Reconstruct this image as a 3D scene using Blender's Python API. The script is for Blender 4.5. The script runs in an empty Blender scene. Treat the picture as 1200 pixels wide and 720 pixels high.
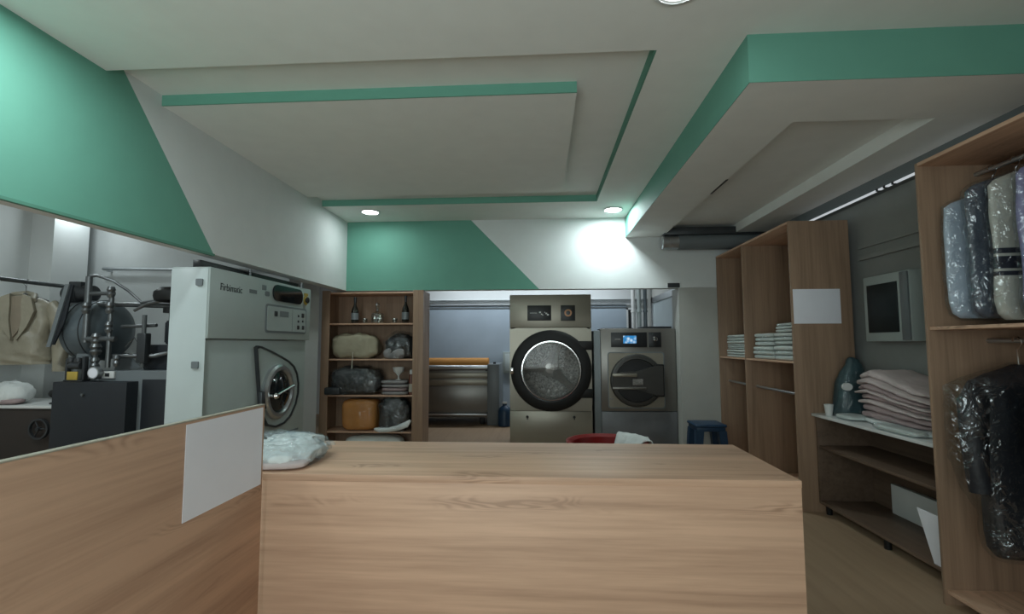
import bpy, bmesh, math, random
from mathutils import Vector, Matrix, noise
random.seed(7)
PI = math.pi
scn = bpy.context.scene
col = scn.collection
R = math.radians

# ------------------------------------------------------------------ materials
def new_mat(name):
    m = bpy.data.materials.new(name); m.use_nodes = True
    nt = m.node_tree; nt.nodes.clear()
    out = nt.nodes.new('ShaderNodeOutputMaterial')
    return m, nt, out

def srgb(r, g, b):
    f = lambda c: (c/255/12.92) if c/255 <= .04045 else ((c/255+.055)/1.055)**2.4
    return (f(r), f(g), f(b), 1)

def plain(name, c, rough=.5, metal=0, var=.06, scale=6, bump=0, bscale=60, spec=.5, coat=0):
    m, nt, out = new_mat(name)
    b = nt.nodes.new('ShaderNodeBsdfPrincipled')
    nt.links.new(b.outputs[0], out.inputs[0])
    b.inputs['Roughness'].default_value = rough
    b.inputs['Metallic'].default_value = metal
    b.inputs['Specular IOR Level'].default_value = spec
    b.inputs['Coat Weight'].default_value = coat
    tc = nt.nodes.new('ShaderNodeTexCoord')
    n = nt.nodes.new('ShaderNodeTexNoise'); n.inputs['Scale'].default_value = scale; n.inputs['Detail'].default_value = 4
    nt.links.new(tc.outputs['Object'], n.inputs['Vector'])
    r = nt.nodes.new('ShaderNodeMapRange')
    r.inputs['From Min'].default_value = .3; r.inputs['From Max'].default_value = .7
    r.inputs['To Min'].default_value = 1-var; r.inputs['To Max'].default_value = 1+var
    nt.links.new(n.outputs['Fac'], r.inputs['Value'])
    mx = nt.nodes.new('ShaderNodeVectorMath'); mx.operation = 'SCALE'
    mx.inputs[0].default_value = c[:3]
    nt.links.new(r.outputs[0], mx.inputs['Scale'])
    nt.links.new(mx.outputs[0], b.inputs['Base Color'])
    if bump:
        n2 = nt.nodes.new('ShaderNodeTexNoise'); n2.inputs['Scale'].default_value = bscale; n2.inputs['Detail'].default_value = 3
        nt.links.new(tc.outputs['Object'], n2.inputs['Vector'])
        bp = nt.nodes.new('ShaderNodeBump'); bp.inputs['Strength'].default_value = bump; bp.inputs['Distance'].default_value = .01
        nt.links.new(n2.outputs['Fac'], bp.inputs['Height'])
        nt.links.new(bp.outputs[0], b.inputs['Normal'])
    return m

def wood(name, axis, light, dark, rough=.5, knots=True, off=0.0, row=None):
    m, nt, out = new_mat(name)
    N = nt.nodes.new; L = nt.links.new
    b = N('ShaderNodeBsdfPrincipled'); L(b.outputs[0], out.inputs[0])
    b.inputs['Roughness'].default_value = rough
    b.inputs['Specular IOR Level'].default_value = .35
    tc = N('ShaderNodeTexCoord')
    def mapped(along, across, o=0.0):
        mp = N('ShaderNodeMapping'); s = [across]*3; s['XYZ'.index(axis)] = along
        mp.inputs['Scale'].default_value = s; mp.inputs['Location'].default_value = (o+off, o*1.7+off, o*.6)
        L(tc.outputs['Object'], mp.inputs['Vector']); return mp.outputs[0]
    def noi(vec, scale, det, rough_=.55, dist=0):
        n = N('ShaderNodeTexNoise'); n.inputs['Scale'].default_value = scale; n.inputs['Detail'].default_value = det
        n.inputs['Roughness'].default_value = rough_; n.inputs['Distortion'].default_value = dist
        L(vec, n.inputs['Vector']); return n.outputs['Fac']
    def math_(op, a, bb):
        k = N('ShaderNodeMath'); k.operation = op
        for i, v in enumerate((a, bb)):
            if isinstance(v, (int, float)): k.inputs[i].default_value = v
            else: L(v, k.inputs[i])
        return k.outputs[0]
    base = noi(mapped(.42, 7.5), 1.6, 5, .6, .15)
    streak = noi(mapped(1.6, 46, 3), 1.4, 3, .6)
    mid = noi(mapped(.8, 20, 7), 1.5, 4, .6, .1)
    fac = math_('ADD', math_('MULTIPLY', base, 1.15), math_('MULTIPLY', streak, .45))
    fac = math_('ADD', fac, math_('MULTIPLY', mid, .55))
    fac = math_('SUBTRACT', fac, .62)
    if knots:
        ring = noi(mapped(1.3, 5.5, 5), 1.3, 2, .5, .5)
        s = math_('SINE', math_('MULTIPLY', ring, 70), 0)
        s = math_('POWER', math_('ABSOLUTE', s, 0), 3)
        mask = noi(mapped(1.5, 6.0, 11), 1.25, 1, .5)
        mr = N('ShaderNodeMapRange'); mr.inputs['From Min'].default_value = .60; mr.inputs['From Max'].default_value = .72
        mr.inputs['To Max'].default_value = .8
        L(mask, mr.inputs['Value'])
        mk = mr.outputs[0]
        if row is not None:          # the printed oak repeats its knots along one row
            mr.inputs['From Min'].default_value = .44; mr.inputs['From Max'].default_value = .56
            sp = N('ShaderNodeSeparateXYZ'); L(tc.outputs['Object'], sp.inputs[0])
            dz = math_('DIVIDE', math_('ABSOLUTE', math_('SUBTRACT', sp.outputs['Z'], row), 0), .035)
            mk = math_('MULTIPLY', mk, math_('MAXIMUM', math_('SUBTRACT', 1.0, dz), 0))
        fac = math_('SUBTRACT', fac, math_('MULTIPLY', math_('MULTIPLY', s, mk), .6))
    rp = N('ShaderNodeValToRGB'); L(fac, rp.inputs[0])
    e = rp.color_ramp.elements
    e[0].position = .12; e[0].color = dark; e[1].position = .66; e[1].color = light
    k = e.new(.38); k.color = tuple((a*.45+c*.55) for a, c in zip(dark, light))
    L(rp.outputs[0], b.inputs['Base Color'])
    bp = N('ShaderNodeBump'); bp.inputs['Strength'].default_value = .08; bp.inputs['Distance'].default_value = .002
    L(streak, bp.inputs['Height']); L(bp.outputs[0], b.inputs['Normal'])
    return m

def emit(name, c, s):
    m, nt, out = new_mat(name)
    e = nt.nodes.new('ShaderNodeEmission'); e.inputs[0].default_value = c; e.inputs[1].default_value = s
    nt.links.new(e.outputs[0], out.inputs[0]); return m

def film(name, tint=(.93, .95, .96, 1), opacity=.09, rough=.09, bscale=17, bstr=1.0):
    """thin clear plastic film: mostly see-through with crinkled glossy reflections"""
    m, nt, out = new_mat(name); N = nt.nodes.new; L = nt.links.new
    tr = N('ShaderNodeBsdfTransparent'); tr.inputs[0].default_value = tint
    gl = N('ShaderNodeBsdfGlossy'); gl.inputs['Roughness'].default_value = rough; gl.inputs[0].default_value = (.9, .93, .96, 1)
    mx = N('ShaderNodeMixShader'); mx.inputs[0].default_value = opacity
    tc = N('ShaderNodeTexCoord'); v = N('ShaderNodeTexNoise'); v.inputs['Scale'].default_value = bscale
    v.inputs['Detail'].default_value = 2; v.inputs['Distortion'].default_value = .8
    L(tc.outputs['Object'], v.inputs['Vector'])
    bp = N('ShaderNodeBump'); bp.inputs['Strength'].default_value = bstr; bp.inputs['Distance'].default_value = .03
    L(v.outputs['Fac'], bp.inputs['Height']); L(bp.outputs[0], gl.inputs['Normal'])
    L(tr.outputs[0], mx.inputs[1]); L(gl.outputs[0], mx.inputs[2]); L(mx.outputs[0], out.inputs[0])
    return m

def glass(name, tint=(.9, .95, .95, 1), opacity=.14, rough=.03):
    m, nt, out = new_mat(name); N = nt.nodes.new; L = nt.links.new
    tr = N('ShaderNodeBsdfTransparent'); tr.inputs[0].default_value = tint
    gl = N('ShaderNodeBsdfGlossy'); gl.inputs['Roughness'].default_value = rough
    mx = N('ShaderNodeMixShader'); mx.inputs[0].default_value = opacity
    L(tr.outputs[0], mx.inputs[1]); L(gl.outputs[0], mx.inputs[2]); L(mx.outputs[0], out.inputs[0])
    return m

OAK_L, OAK_D = (.63, .405, .28, 1), (.385, .235, .157, 1)
M = {}
M['wood_x'] = wood('oak_grain_x', 'X', OAK_L, OAK_D)
M['wood_counter'] = wood('oak_counter_front', 'X', OAK_L, OAK_D, row=.80, off=1.1)
M['wood_y'] = wood('oak_grain_y', 'Y', OAK_L, OAK_D, off=2.3)
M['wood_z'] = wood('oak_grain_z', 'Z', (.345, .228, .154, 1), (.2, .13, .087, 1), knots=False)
M['wood_dark'] = wood('dark_oak', 'Y', (.15, .10, .07, 1), (.085, .055, .038, 1), knots=False)
M['floor'] = wood('floor_vinyl', 'Y', (.36, .25, .16, 1), (.29, .195, .125, 1), rough=.55, knots=False)
M['wall_grey'] = plain('grey_wall_paint', (.25, .26, .25), .7, var=.05)
M['white'] = plain('white_paint', (.66, .685, .685), .75, var=.02)
M['column'] = plain('column_paint', (.43, .435, .41), .7, var=.03)
M['ceil'] = plain('ceiling_paint', (.77, .79, .765), .8, var=.02)
M['green'] = plain('green_paint', (.13, .34, .262), .7, var=.02)
M['dgreen'] = plain('green_paint_trim', (.09, .25, .185), .7, var=.02)
M['blue_panel'] = plain('grey_blue_panel', (.36, .43, .50), .5, var=.05, scale=3)
M['paper'] = plain('paper', (.82, .83, .90), .6, var=.02)
M['mach_white'] = plain('enamel_white', (.47, .53, .53), .35, var=.02)
M['mach_grey'] = plain('enamel_grey', (.36, .41, .40), .4, var=.02)
M['mach_dgrey'] = plain('panel_grey', (.15, .17, .18), .4, var=.03)
M['black'] = plain('black_plastic', (.012, .013, .015), .4, var=.1)
M['rubber'] = plain('black_rubber', (.009, .009, .009), .5, var=.1, spec=.3)
M['dark_brown'] = plain('dark_brown_board', (.03, .022, .018), .5, var=.1)
M['annex_wall'] = plain('annex_wall_paint', (.50, .52, .52), .75, var=.03)
M['dark_metal'] = plain('dark_metal', (.06, .065, .07), .45, .6, var=.15)
M['tank'] = plain('tank_grey', (.12, .145, .16), .32, .35, var=.08)
M['navy'] = plain('dark_cabinet', (.014, .017, .022), .5, var=.1)
M['pipe'] = plain('pipe_metal', (.16, .17, .175), .38, .8, var=.1)
M['steel'] = plain('brushed_steel', (.29, .268, .222), .36, .55, var=.04, scale=3)
M['steel_d'] = plain('dark_steel', (.21, .2, .185), .34, .6, var=.05, scale=3)
M['kick'] = plain('kick_plate', (.15, .155, .165), .5, .3, var=.12, scale=5)
M['chrome'] = plain('chrome', (.75, .75, .75), .14, 1, var=.03)
M['alu'] = plain('aluminium', (.5, .52, .54), .3, .9, var=.05)
M['drum'] = plain('perforated_drum', (.50, .49, .47), .42, .35, var=.5, scale=40, bump=.8, bscale=55)
M['lifter'] = plain('drum_lifter', (.80, .78, .75), .28, .4, var=.06, bump=.25, bscale=9)
M['orange'] = plain('orange_canvas', (.55, .25, .06), .8, var=.08)
M['orange_l'] = plain('orange_felt', (.50, .21, .05), .85, var=.1)
M['beige_cloth'] = plain('beige_bedding', (.34, .31, .22), .7, var=.1, bump=.6, bscale=14)
M['dark_cloth'] = plain('charcoal_cloth', (.022, .025, .027), .6, var=.25, bump=.8, bscale=16)
M['black_cloth'] = plain('black_coat_cloth', (.012, .013, .017), .55, var=.3, bump=.8, bscale=14)
M['grey_cloth'] = plain('grey_folded_cloth', (.26, .25, .25), .8, var=.15, bump=.6, bscale=30)
M['white_cloth'] = plain('white_cloth', (.66, .69, .68), .75, var=.06, bump=.7, bscale=26)
M['linen'] = plain('white_linen_pack', (.60, .63, .60), .6, var=.07, bump=.5, bscale=24)
M['pink_cloth'] = plain('pale_pink_cloth', (.52, .44, .43), .8, var=.14, bump=.7, bscale=28)
M['rose_cloth'] = plain('dusty_rose_cloth', (.33, .25, .25), .8, var=.14, bump=.7, bscale=28)
M['teal_cloth'] = plain('teal_bag', (.03, .066, .076), .55, var=.2, bump=.6, bscale=14)
M['jacket'] = plain('beige_satin', (.27, .245, .185), .42, var=.14, bump=.7, bscale=16)
M['jacket_in'] = plain('jacket_lining', (.23, .19, .14), .5, var=.1)
M['lblue_cloth'] = plain('light_blue_shirt', (.40, .46, .54), .65, var=.1, bump=.7, bscale=14)
M['slate_cloth'] = plain('slate_shirt', (.075, .088, .115), .6, var=.15, bump=.7, bscale=14)
M['violet_cloth'] = plain('violet_shirt', (.20, .19, .34), .6, var=.12, bump=.7, bscale=14)
M['bottle_glass'] = plain('dark_bottle_glass', (.012, .012, .010), .08, var=.1, spec=.7)
M['red_brown'] = plain('red_brown_plastic', (.12, .04, .025), .4)
M['label'] = plain('cream_label', (.4, .37, .3), .6)
M['white_plastic'] = plain('white_plastic', (.62, .63, .62), .4, var=.03)
M['red_plastic'] = plain('red_plastic', (.25, .016, .016), .3, var=.06)
M['blue_plastic'] = plain('blue_plastic', (.014, .045, .095), .4, var=.06)
M['yellow'] = plain('yellow_plastic', (.45, .32, .06), .45)
M['amber'] = plain('emergency_ring', (.5, .25, .13), .45)
M['plate'] = plain('grey_badge', (.22, .21, .20), .5, var=.3, scale=70)
M['film'] = film('clear_film')
M['film_t'] = film('clear_film_tight', opacity=.05, bscale=14)
M['film_m'] = film('milky_film', tint=(.9, .93, .95, 1), opacity=.16, rough=.14, bscale=26)
M['glass'] = glass('clear_glass')
M['crystal'] = glass('crystal_glass', (.8, .82, .8, 1), .28, .05)
M['smoke_glass'] = glass('door_glass', (.92, .92, .92, 1), .015, .02)
M['dark_glass'] = plain('dark_glass', (.008, .011, .013), .08, var=.1)
M['screen_dark'] = plain('smoked_pane', (.012, .018, .02), .45, var=.1, spec=.3)
M['frost'] = plain('frosted_pane', (.40, .46, .48), .3, var=.05, scale=3)
M['lamp'] = emit('lamp_lens', (.93, 1, .98, 1), 26)
M['lamp_dim'] = emit('dim_lamp_lens', (.95, 1, .97, 1), 2.2)
M['strip'] = emit('bright_strip', (.9, .97, 1, 1), .55)
M['washer_dark'] = plain('washer_door_dark', (.06, .058, .055), .38, .4, var=.08)

def screen_mat():
    m, nt, out = new_mat('washer_screen'); N = nt.nodes.new; L = nt.links.new
    e = N('ShaderNodeEmission'); tc = N('ShaderNodeTexCoord'); v = N('ShaderNodeTexVoronoi'); v.inputs['Scale'].default_value = 22
    L(tc.outputs['Object'], v.inputs['Vector']); r = N('ShaderNodeValToRGB'); L(v.outputs['Distance'], r.inputs[0])
    r.color_ramp.elements[0].color = (.75, .92, 1, 1); r.color_ramp.elements[1].color = (.03, .22, .5, 1); r.color_ramp.elements[1].position = .6
    L(r.outputs[0], e.inputs[0]); e.inputs[1].default_value = 1.0; L(e.outputs[0], out.inputs[0]); return m
M['screen'] = screen_mat()

def stripe_mat():
    """off-white cloth with the dark and white bands of the striped jacket (bands run round the garment at fixed heights)"""
    m, nt, out = new_mat('striped_jacket'); N = nt.nodes.new; L = nt.links.new
    b = N('ShaderNodeBsdfPrincipled'); b.inputs['Roughness'].default_value = .65; L(b.outputs[0], out.inputs[0])
    tc = N('ShaderNodeTexCoord'); s = N('ShaderNodeSeparateXYZ'); L(tc.outputs['Object'], s.inputs[0])
    mr = N('ShaderNodeMapRange'); mr.inputs['From Min'].default_value = -.70; mr.inputs['From Max'].default_value = -.30
    L(s.outputs['Z'], mr.inputs['Value']); r = N('ShaderNodeValToRGB'); r.color_ramp.interpolation = 'CONSTANT'
    W = (.43, .42, .37, 1); D = (.018, .02, .03, 1)
    e = r.color_ramp.elements; e[0].position = 0; e[0].color = W; e[1].position = .38; e[1].color = D
    for p, c in ((.435, W), (.465, D), (.62, W), (.655, D), (.72, W)):
        k = e.new(p); k.color = c
    L(mr.outputs[0], r.inputs[0]); L(r.outputs[0], b.inputs['Base Color'])
    n2 = N('ShaderNodeTexNoise'); n2.inputs['Scale'].default_value = 14; L(tc.outputs['Object'], n2.inputs['Vector'])
    bp = N('ShaderNodeBump'); bp.inputs['Strength'].default_value = .6; bp.inputs['Distance'].default_value = .01
    L(n2.outputs['Fac'], bp.inputs['Height']); L(bp.outputs[0], b.inputs['Normal'])
    return m
M['striped'] = stripe_mat()

# ------------------------------------------------------------------ geometry
def nz(p, s=1.0, o=0.0):
    return noise.noise(Vector((p[0]*s+o, p[1]*s+o*1.3, p[2]*s-o)))

class MB:
    """collects shapes, written in room coordinates, into ONE mesh"""
    def __init__(s): s.v = []; s.f = []; s.m = []
    def add(s, vs, fs, mi=0):
        k = len(s.v); s.v += [tuple(x) for x in vs]; s.f += [tuple(i+k for i in f) for f in fs]; s.m += [mi]*len(fs); return s
    def box(s, x0, x1, y0, y1, z0, z1, bev=0, mi=0, seg=2, xf=None):
        bm = bmesh.new(); bmesh.ops.create_cube(bm, size=1)
        for v in bm.verts:
            v.co = Vector(((x0+x1)/2+v.co.x*(x1-x0), (y0+y1)/2+v.co.y*(y1-y0), (z0+z1)/2+v.co.z*(z1-z0)))
        if bev: bmesh.ops.bevel(bm, geom=bm.edges[:], offset=bev, segments=seg, profile=.5, affect='EDGES')
        bm.verts.index_update()
        vs = [(xf @ v.co) if xf else v.co.copy() for v in bm.verts]; fs = [[v.index for v in f.verts] for f in bm.faces]; bm.free()
        return s.add(vs, fs, mi)
    def prism(s, poly, axis, a0, a1, mi=0):
        def P(p, a): return {'x': (a, p[0], p[1]), 'y': (p[0], a, p[1]), 'z': (p[0], p[1], a)}[axis]
        n = len(poly); vs = [P(p, a0) for p in poly]+[P(p, a1) for p in poly]
        fs = [tuple(range(n)), tuple(range(2*n-1, n-1, -1))]+[(i, i+n, (i+1) % n+n, (i+1) % n) for i in range(n)]
        return s.add(vs, fs, mi)
    def lathe(s, prof, c=(0, 0, 0), axis='z', n=32, mi=0, closed=False):
        vs = []; fs = []; m = len(prof)
        for i in range(n):
            a = 2*PI*i/n; ca, sa = math.cos(a), math.sin(a)
            for r, h in prof:
                p = {'z': (r*ca, r*sa, h), 'x': (h, r*ca, r*sa), 'y': (r*ca, h, r*sa)}[axis]
                vs.append((c[0]+p[0], c[1]+p[1], c[2]+p[2]))
        for i in range(n):
            j = (i+1) % n
            for k in range(m if closed else m-1):
                k2 = (k+1) % m
                fs.append((i*m+k, j*m+k, j*m+k2, i*m+k2))
        if not closed:
            if prof[0][0] > 1e-6: fs.append(tuple(i*m for i in range(n))[::-1])
            if prof[-1][0] > 1e-6: fs.append(tuple(i*m+m-1 for i in range(n)))
        return s.add(vs, fs, mi)
    def cyl(s, p0, p1, r, n=16, mi=0, r1=None):
        return s.tube([p0, p1], [r, r if r1 is None else r1], n, mi)
    def tube(s, path, rad, n=10, mi=0, flat=None):
        path = [Vector(p) for p in path]; m = len(path)
        if not isinstance(rad, (list, tuple)): rad = [rad]*m
        vs = []; fs = []; up = None
        for i, p in enumerate(path):
            t = (path[min(i+1, m-1)]-path[max(i-1, 0)]).normalized()
            if up is None:
                up = Vector((0, 0, 1)) if abs(t.z) < .9 else Vector((1, 0, 0))
                if flat and abs(t.z) >= .3: up = Vector((0, 1, 0))
            a = t.cross(up).normalized(); b = a.cross(t).normalized(); up = b
            fx, fy = flat if flat else (1, 1)
            for k in range(n):
                w = 2*PI*k/n
                vs.append(p+a*math.cos(w)*rad[i]*fx+b*math.sin(w)*rad[i]*fy)
        for i in range(m-1):
            for k in range(n):
                k2 = (k+1) % n; fs.append((i*n+k, i*n+k2, (i+1)*n+k2, (i+1)*n+k))
        fs += [tuple(range(n))[::-1], tuple((m-1)*n+k for k in range(n))]
        return s.add(vs, fs, mi)
    def loft(s, rings, mi=0, caps=True):
        n = len(rings[0]); vs = [p for r in rings for p in r]; fs = []
        for i in range(len(rings)-1):
            for k in range(n):
                k2 = (k+1) % n; fs.append((i*n+k, i*n+k2, (i+1)*n+k2, (i+1)*n+k))
        if caps: fs += [tuple(range(n))[::-1], tuple((len(rings)-1)*n+k for k in range(n))]
        return s.add(vs, fs, mi)
    def blob(s, c, rad, ez=.6, exy=.7, amp=.06, fs_=5.0, seed=0, n=40, m=20, flat=None, mi=0, wr=.0):
        """crumpled soft lump: superellipsoid with noise; flat = height of the surface it lies on"""
        sp = lambda v, e: math.copysign(abs(v)**e, v)
        rings = []
        for i in range(1, m):
            ph = -PI/2+PI*i/m; ring = []
            for k in range(n):
                th = 2*PI*k/n
                d = Vector((sp(math.cos(ph), ez)*sp(math.cos(th), exy), sp(math.cos(ph), ez)*sp(math.sin(th), exy), sp(math.sin(ph), ez)))
                p = Vector((c[0]+d.x*rad[0], c[1]+d.y*rad[1], c[2]+d.z*rad[2]))
                q = nz(p, fs_, seed)+.5*nz(p, fs_*2.3, seed+4)+wr*(1-2*abs(nz(p, fs_*1.6, seed+9)))
                p += Vector((d.x*rad[0], d.y*rad[1], d.z*rad[2])).normalized()*q*amp
                if flat is not None: p.z = max(p.z, flat)
                ring.append(p)
            rings.append(ring)
        return s.loft(rings, mi)
    def build(s, name, mat, parent=None, smooth=35, xf=None, loc=None):
        base = Vector(parent['_b']) if parent is not None else (Vector(loc) if loc else Vector((0, 0, 0)))
        me = bpy.data.meshes.new(name)
        vs = [Vector(v) for v in s.v]
        if xf is not None: vs = [xf @ v for v in vs]
        me.from_pydata([v-base for v in vs], [], s.f)
        mats = mat if isinstance(mat, (list, tuple)) else [mat]
        for k in mats: me.materials.append(M[k])
        for p, i in zip(me.polygons, s.m): p.material_index = i
        bm = bmesh.new(); bm.from_mesh(me); bmesh.ops.recalc_face_normals(bm, faces=bm.faces[:]); bm.to_mesh(me); bm.free()
        if smooth:
            for p in me.polygons: p.use_smooth = True
            me.set_sharp_from_angle(angle=R(smooth))
        o = bpy.data.objects.new(name, me); col.objects.link(o)
        if parent is not None: o.parent = parent
        else: o.location = base
        o['_b'] = tuple(base)
        return o

def tag(o, label, cat, group=None, kind=None):
    o['label'] = label; o['category'] = cat
    if group: o['group'] = group
    if kind: o['kind'] = kind
    return o
def thing(name, loc, label, cat, group=None):
    o = bpy.data.objects.new(name, None); col.objects.link(o); o.location = loc; o['_b'] = tuple(loc)
    o.empty_display_size = .1
    return tag(o, label, cat, group)
def struct(name, b, mat, smooth=0):
    o = b.build(name, mat, smooth=smooth); o['kind'] = 'structure'; return o
def copy_tree(o, parent=None):
    c = o.copy(); col.objects.link(c)
    if parent is not None: c.parent = parent
    for ch in list(o.children): copy_tree(ch, c)
    return c
def put(o, loc, label=None, rz=0):
    o.location = loc; o.rotation_euler = (0, 0, rz)
    if label: o['label'] = label
    return o
def rrect(x0, x1, z0, z1, r, n=5):
    pts = []
    for cx, cz, a in ((x1-r, z1-r, 0), (x0+r, z1-r, 90), (x0+r, z0+r, 180), (x1-r, z0+r, 270)):
        for i in range(n+1):
            t = R(a+90*i/n); pts.append((cx+r*math.cos(t), cz+r*math.sin(t)))
    return pts
def ring_prism(b, outer, inner, axis, a0, a1, mi=0):
    """a frame between two outlines of the same point count"""
    def P(p, a): return {'x': (a, p[0], p[1]), 'y': (p[0], a, p[1]), 'z': (p[0], p[1], a)}[axis]
    n = len(outer)
    vs = [P(p, a0) for p in outer]+[P(p, a0) for p in inner]+[P(p, a1) for p in outer]+[P(p, a1) for p in inner]
    fs = []
    for i in range(n):
        j = (i+1) % n
        fs += [(i, j, n+j, n+i), (2*n+j, 2*n+i, 3*n+i, 3*n+j), (j, i, 2*n+i, 2*n+j), (n+i, n+j, 3*n+j, 3*n+i)]
    return b.add(vs, fs, mi)
def circle(cx, cz, r, n, ph=0): return [(cx+r*math.cos(2*PI*i/n+ph), cz+r*math.sin(2*PI*i/n+ph)) for i in range(n)]
def square_as(cx, cz, x0, x1, z0, z1, n, ph=0):
    """points on a rectangle seen from (cx,cz) at the same angles as circle()"""
    out = []
    for i in range(n):
        a = 2*PI*i/n+ph; dx, dz = math.cos(a), math.sin(a); t = 1e9
        if dx > 1e-9: t = min(t, (x1-cx)/dx)
        if dx < -1e-9: t = min(t, (x0-cx)/dx)
        if dz > 1e-9: t = min(t, (z1-cz)/dz)
        if dz < -1e-9: t = min(t, (z0-cz)/dz)
        out.append((cx+dx*t, cz+dz*t))
    return out

# ------------------------------------------------------------------ room shell
ZC, ZR, ZS, ZH = 2.975, 3.045, 2.72, 2.085        # ceiling, recess, soffit underside, header/beam underside
XL, XW, XR = -2.488, -5.25, 2.75                  # beam face, outer left wall, right wall
YF, YH, YB = -1.0, 6.04, 9.6                      # front wall, header face, back wall

b = MB(); b.box(XW-.1, XR+.1, YF-.1, YB+.1, -.1, 0); struct('floor', b, 'floor')
# ceiling: slab at recess height, lower slabs around the recess and the inner dropped panel
b = MB()
b.box(XW-.1, XR+.1, YF-.1, YB+.1, ZR, ZR+.1)
b.box(XL, XR, YF, 2.535, ZC, ZR)                   # near part of the ceiling
b.box(.635, XR, 2.535, 5.31, ZC, ZR)               # right of the recess
b.box(XL, XR, 5.31, YH, ZC, ZR)                    # strip in front of the header
b.box(XL, .238, 2.955, 4.96, ZC, ZR)               # inner dropped panel
b.box(XW, XL-.14, YF, YB, ZC, ZR)                  # annex
b.box(XL-.14, XR, YH+.12, YB, ZC, ZR)              # back room
struct('ceiling', b, 'ceil')
b = MB(); b.box(XL, .238, 2.945, 2.955, ZC-.001, ZR); struct('trim_1', b, 'green')       # green edge of the inner panel
b = MB(); b.box(XL, .635, 5.30, 5.31, ZC-.001, ZR); struct('trim_2', b, 'green')         # green edge at the back of the recess
b = MB(); b.box(.625, .635, 2.535, 5.30, ZC-.001, ZR); struct('trim_3', b, 'dgreen')      # green edge on its right side
# soffit over the right side, green faces, with its own shallow recess
SX, SY = 1.066, 2.43
b = MB()
b.box(SX+.004, XR, SY+.004, YH, ZS+.10, ZC)
b.box(SX+.004, 1.515, SY+.004, YH, ZS, ZS+.10)
b.box(1.515, XR, SY+.004, 2.9, ZS, ZS+.10)
b.box(2.33, XR, 2.9, YH, ZS, ZS+.10)
b.box(1.515, 2.33, 5.98, YH, ZS, ZS+.10)
b.box(SX, SX+.004, SY, YH, ZS, ZC, mi=1)
b.box(SX+.004, XR, SY, SY+.004, ZS, ZC, mi=1)
struct('ceiling_soffit', b, ['ceil', 'green'])
b = MB(); b.box(1.506, 1.522, 3.92, 4.29, ZS-.004, ZS+.05); o = struct('trim_4', b, 'black')
# beam over the annex opening (green field cut off by a slanted edge)
b = MB(); xb = XL-.14
b.add([(XL, YF, ZH), (XL, 3.515, ZH), (XL, 2.648, ZR), (XL, YF, ZR)], [(0, 1, 2, 3)], 1)
b.add([(XL, 3.515, ZH), (XL, YH, ZH), (XL, YH, ZR), (XL, 2.648, ZR)], [(0, 1, 2, 3)], 0)
b.add([(xb, YF, ZH), (xb, YH+.12, ZH), (xb, YH+.12, ZR), (xb, YF, ZR)], [(3, 2, 1, 0)], 0)
b.add([(XL, YF, ZH), (XL, YH+.12, ZH), (xb, YH+.12, ZH), (xb, YF, ZH)], [(3, 2, 1, 0)], 0)
struct('wall_left_beam', b, ['white', 'green'])
b = MB(); b.box(XL-.02, XL+.006, YF, 3.52, ZH-.012, ZH+.004); struct('trim_5', b, 'dgreen')
# header above the machines
b = MB(); yb = YH+.12; z0 = ZH-.005
b.add([(XL, YH, z0), (-.012, YH, z0), (-.877, YH, ZC), (XL, YH, ZC)], [(0, 1, 2, 3)], 1)
b.add([(-.012, YH, z0), (XR, YH, z0), (XR, YH, ZC), (-.877, YH, ZC)], [(0, 1, 2, 3)], 0)
b.add([(xb, yb, z0), (XR, yb, z0), (XR, yb, ZR), (xb, yb, ZR)], [(3, 2, 1, 0)], 0)
b.add([(xb, YH, z0), (XR, YH, z0), (XR, yb, z0), (xb, yb, z0)], [(3, 2, 1, 0)], 0)
b.add([(xb, YH, z0), (xb, yb, z0), (xb, yb, ZR), (xb, YH, ZR)], [(0, 1, 2, 3)], 0)
struct('wall_header', b, ['white', 'green'])
b = MB(); b.box(1.72, 2.14, YH-.035, YH+.002, z0+.003, z0+.075); struct('trim_6', b, 'white')
b = MB(); b.box(1.57, 1.715, YH-.006, YH+.002, z0+.006, z0+.062); struct('trim_7', b, 'dark_metal')
# walls
b = MB(); b.box(XW-.1, XW, YF, YB, 0, ZR); b.box(XW, -5.0, 4.63, 5.02, 0, ZC); struct('wall_left', b, 'white')
b = MB(); b.box(XW, -2.79, 5.2, 5.94, 0, ZC); struct('wall_annex_back', b, 'annex_wall')
b = MB(); b.box(XR, XR+.1, YF, YB, 0, ZR); struct('wall_right', b, 'wall_grey')
b = MB(); b.box(1.70, XR, YH, 6.35, 0, z0); b.box(2.1, XR, 6.35, YB, 0, ZC); struct('wall_right_column', b, 'column')
b = MB(); b.box(XW, XR, YB, YB+.1, 0, ZR); b.box(-2.9, 1.68, YB-.03, YB, 0, 2.17, mi=1); struct('wall_back', b, ['white', 'blue_panel'])
b = MB(); b.box(-2.9, 2.1, YB-.075, YB-.03, 2.178, 2.196); b.box(-2.9, 2.1, YB-.05, YB, 2.255, 2.268); struct('trim_8', b, 'alu', 0)
b = MB(); b.box(-2.9, 1.68, YB-.045, YB-.03, 2.10, 2.118); struct('trim_9', b, 'mach_dgrey')
# rails along the right wall
b = MB(); b.box(XR-.03, XR, 2.83, 4.28, 2.10, 2.135); b.box(XR-.02, XR, 2.83, 4.28, 2.2, 2.225); struct('trim_10', b, 'wall_grey')
b = MB(); b.box(XR-.06, XR, 2.0, YH, 2.6, ZS); struct('trim_11', b, 'mach_dgrey')
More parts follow.
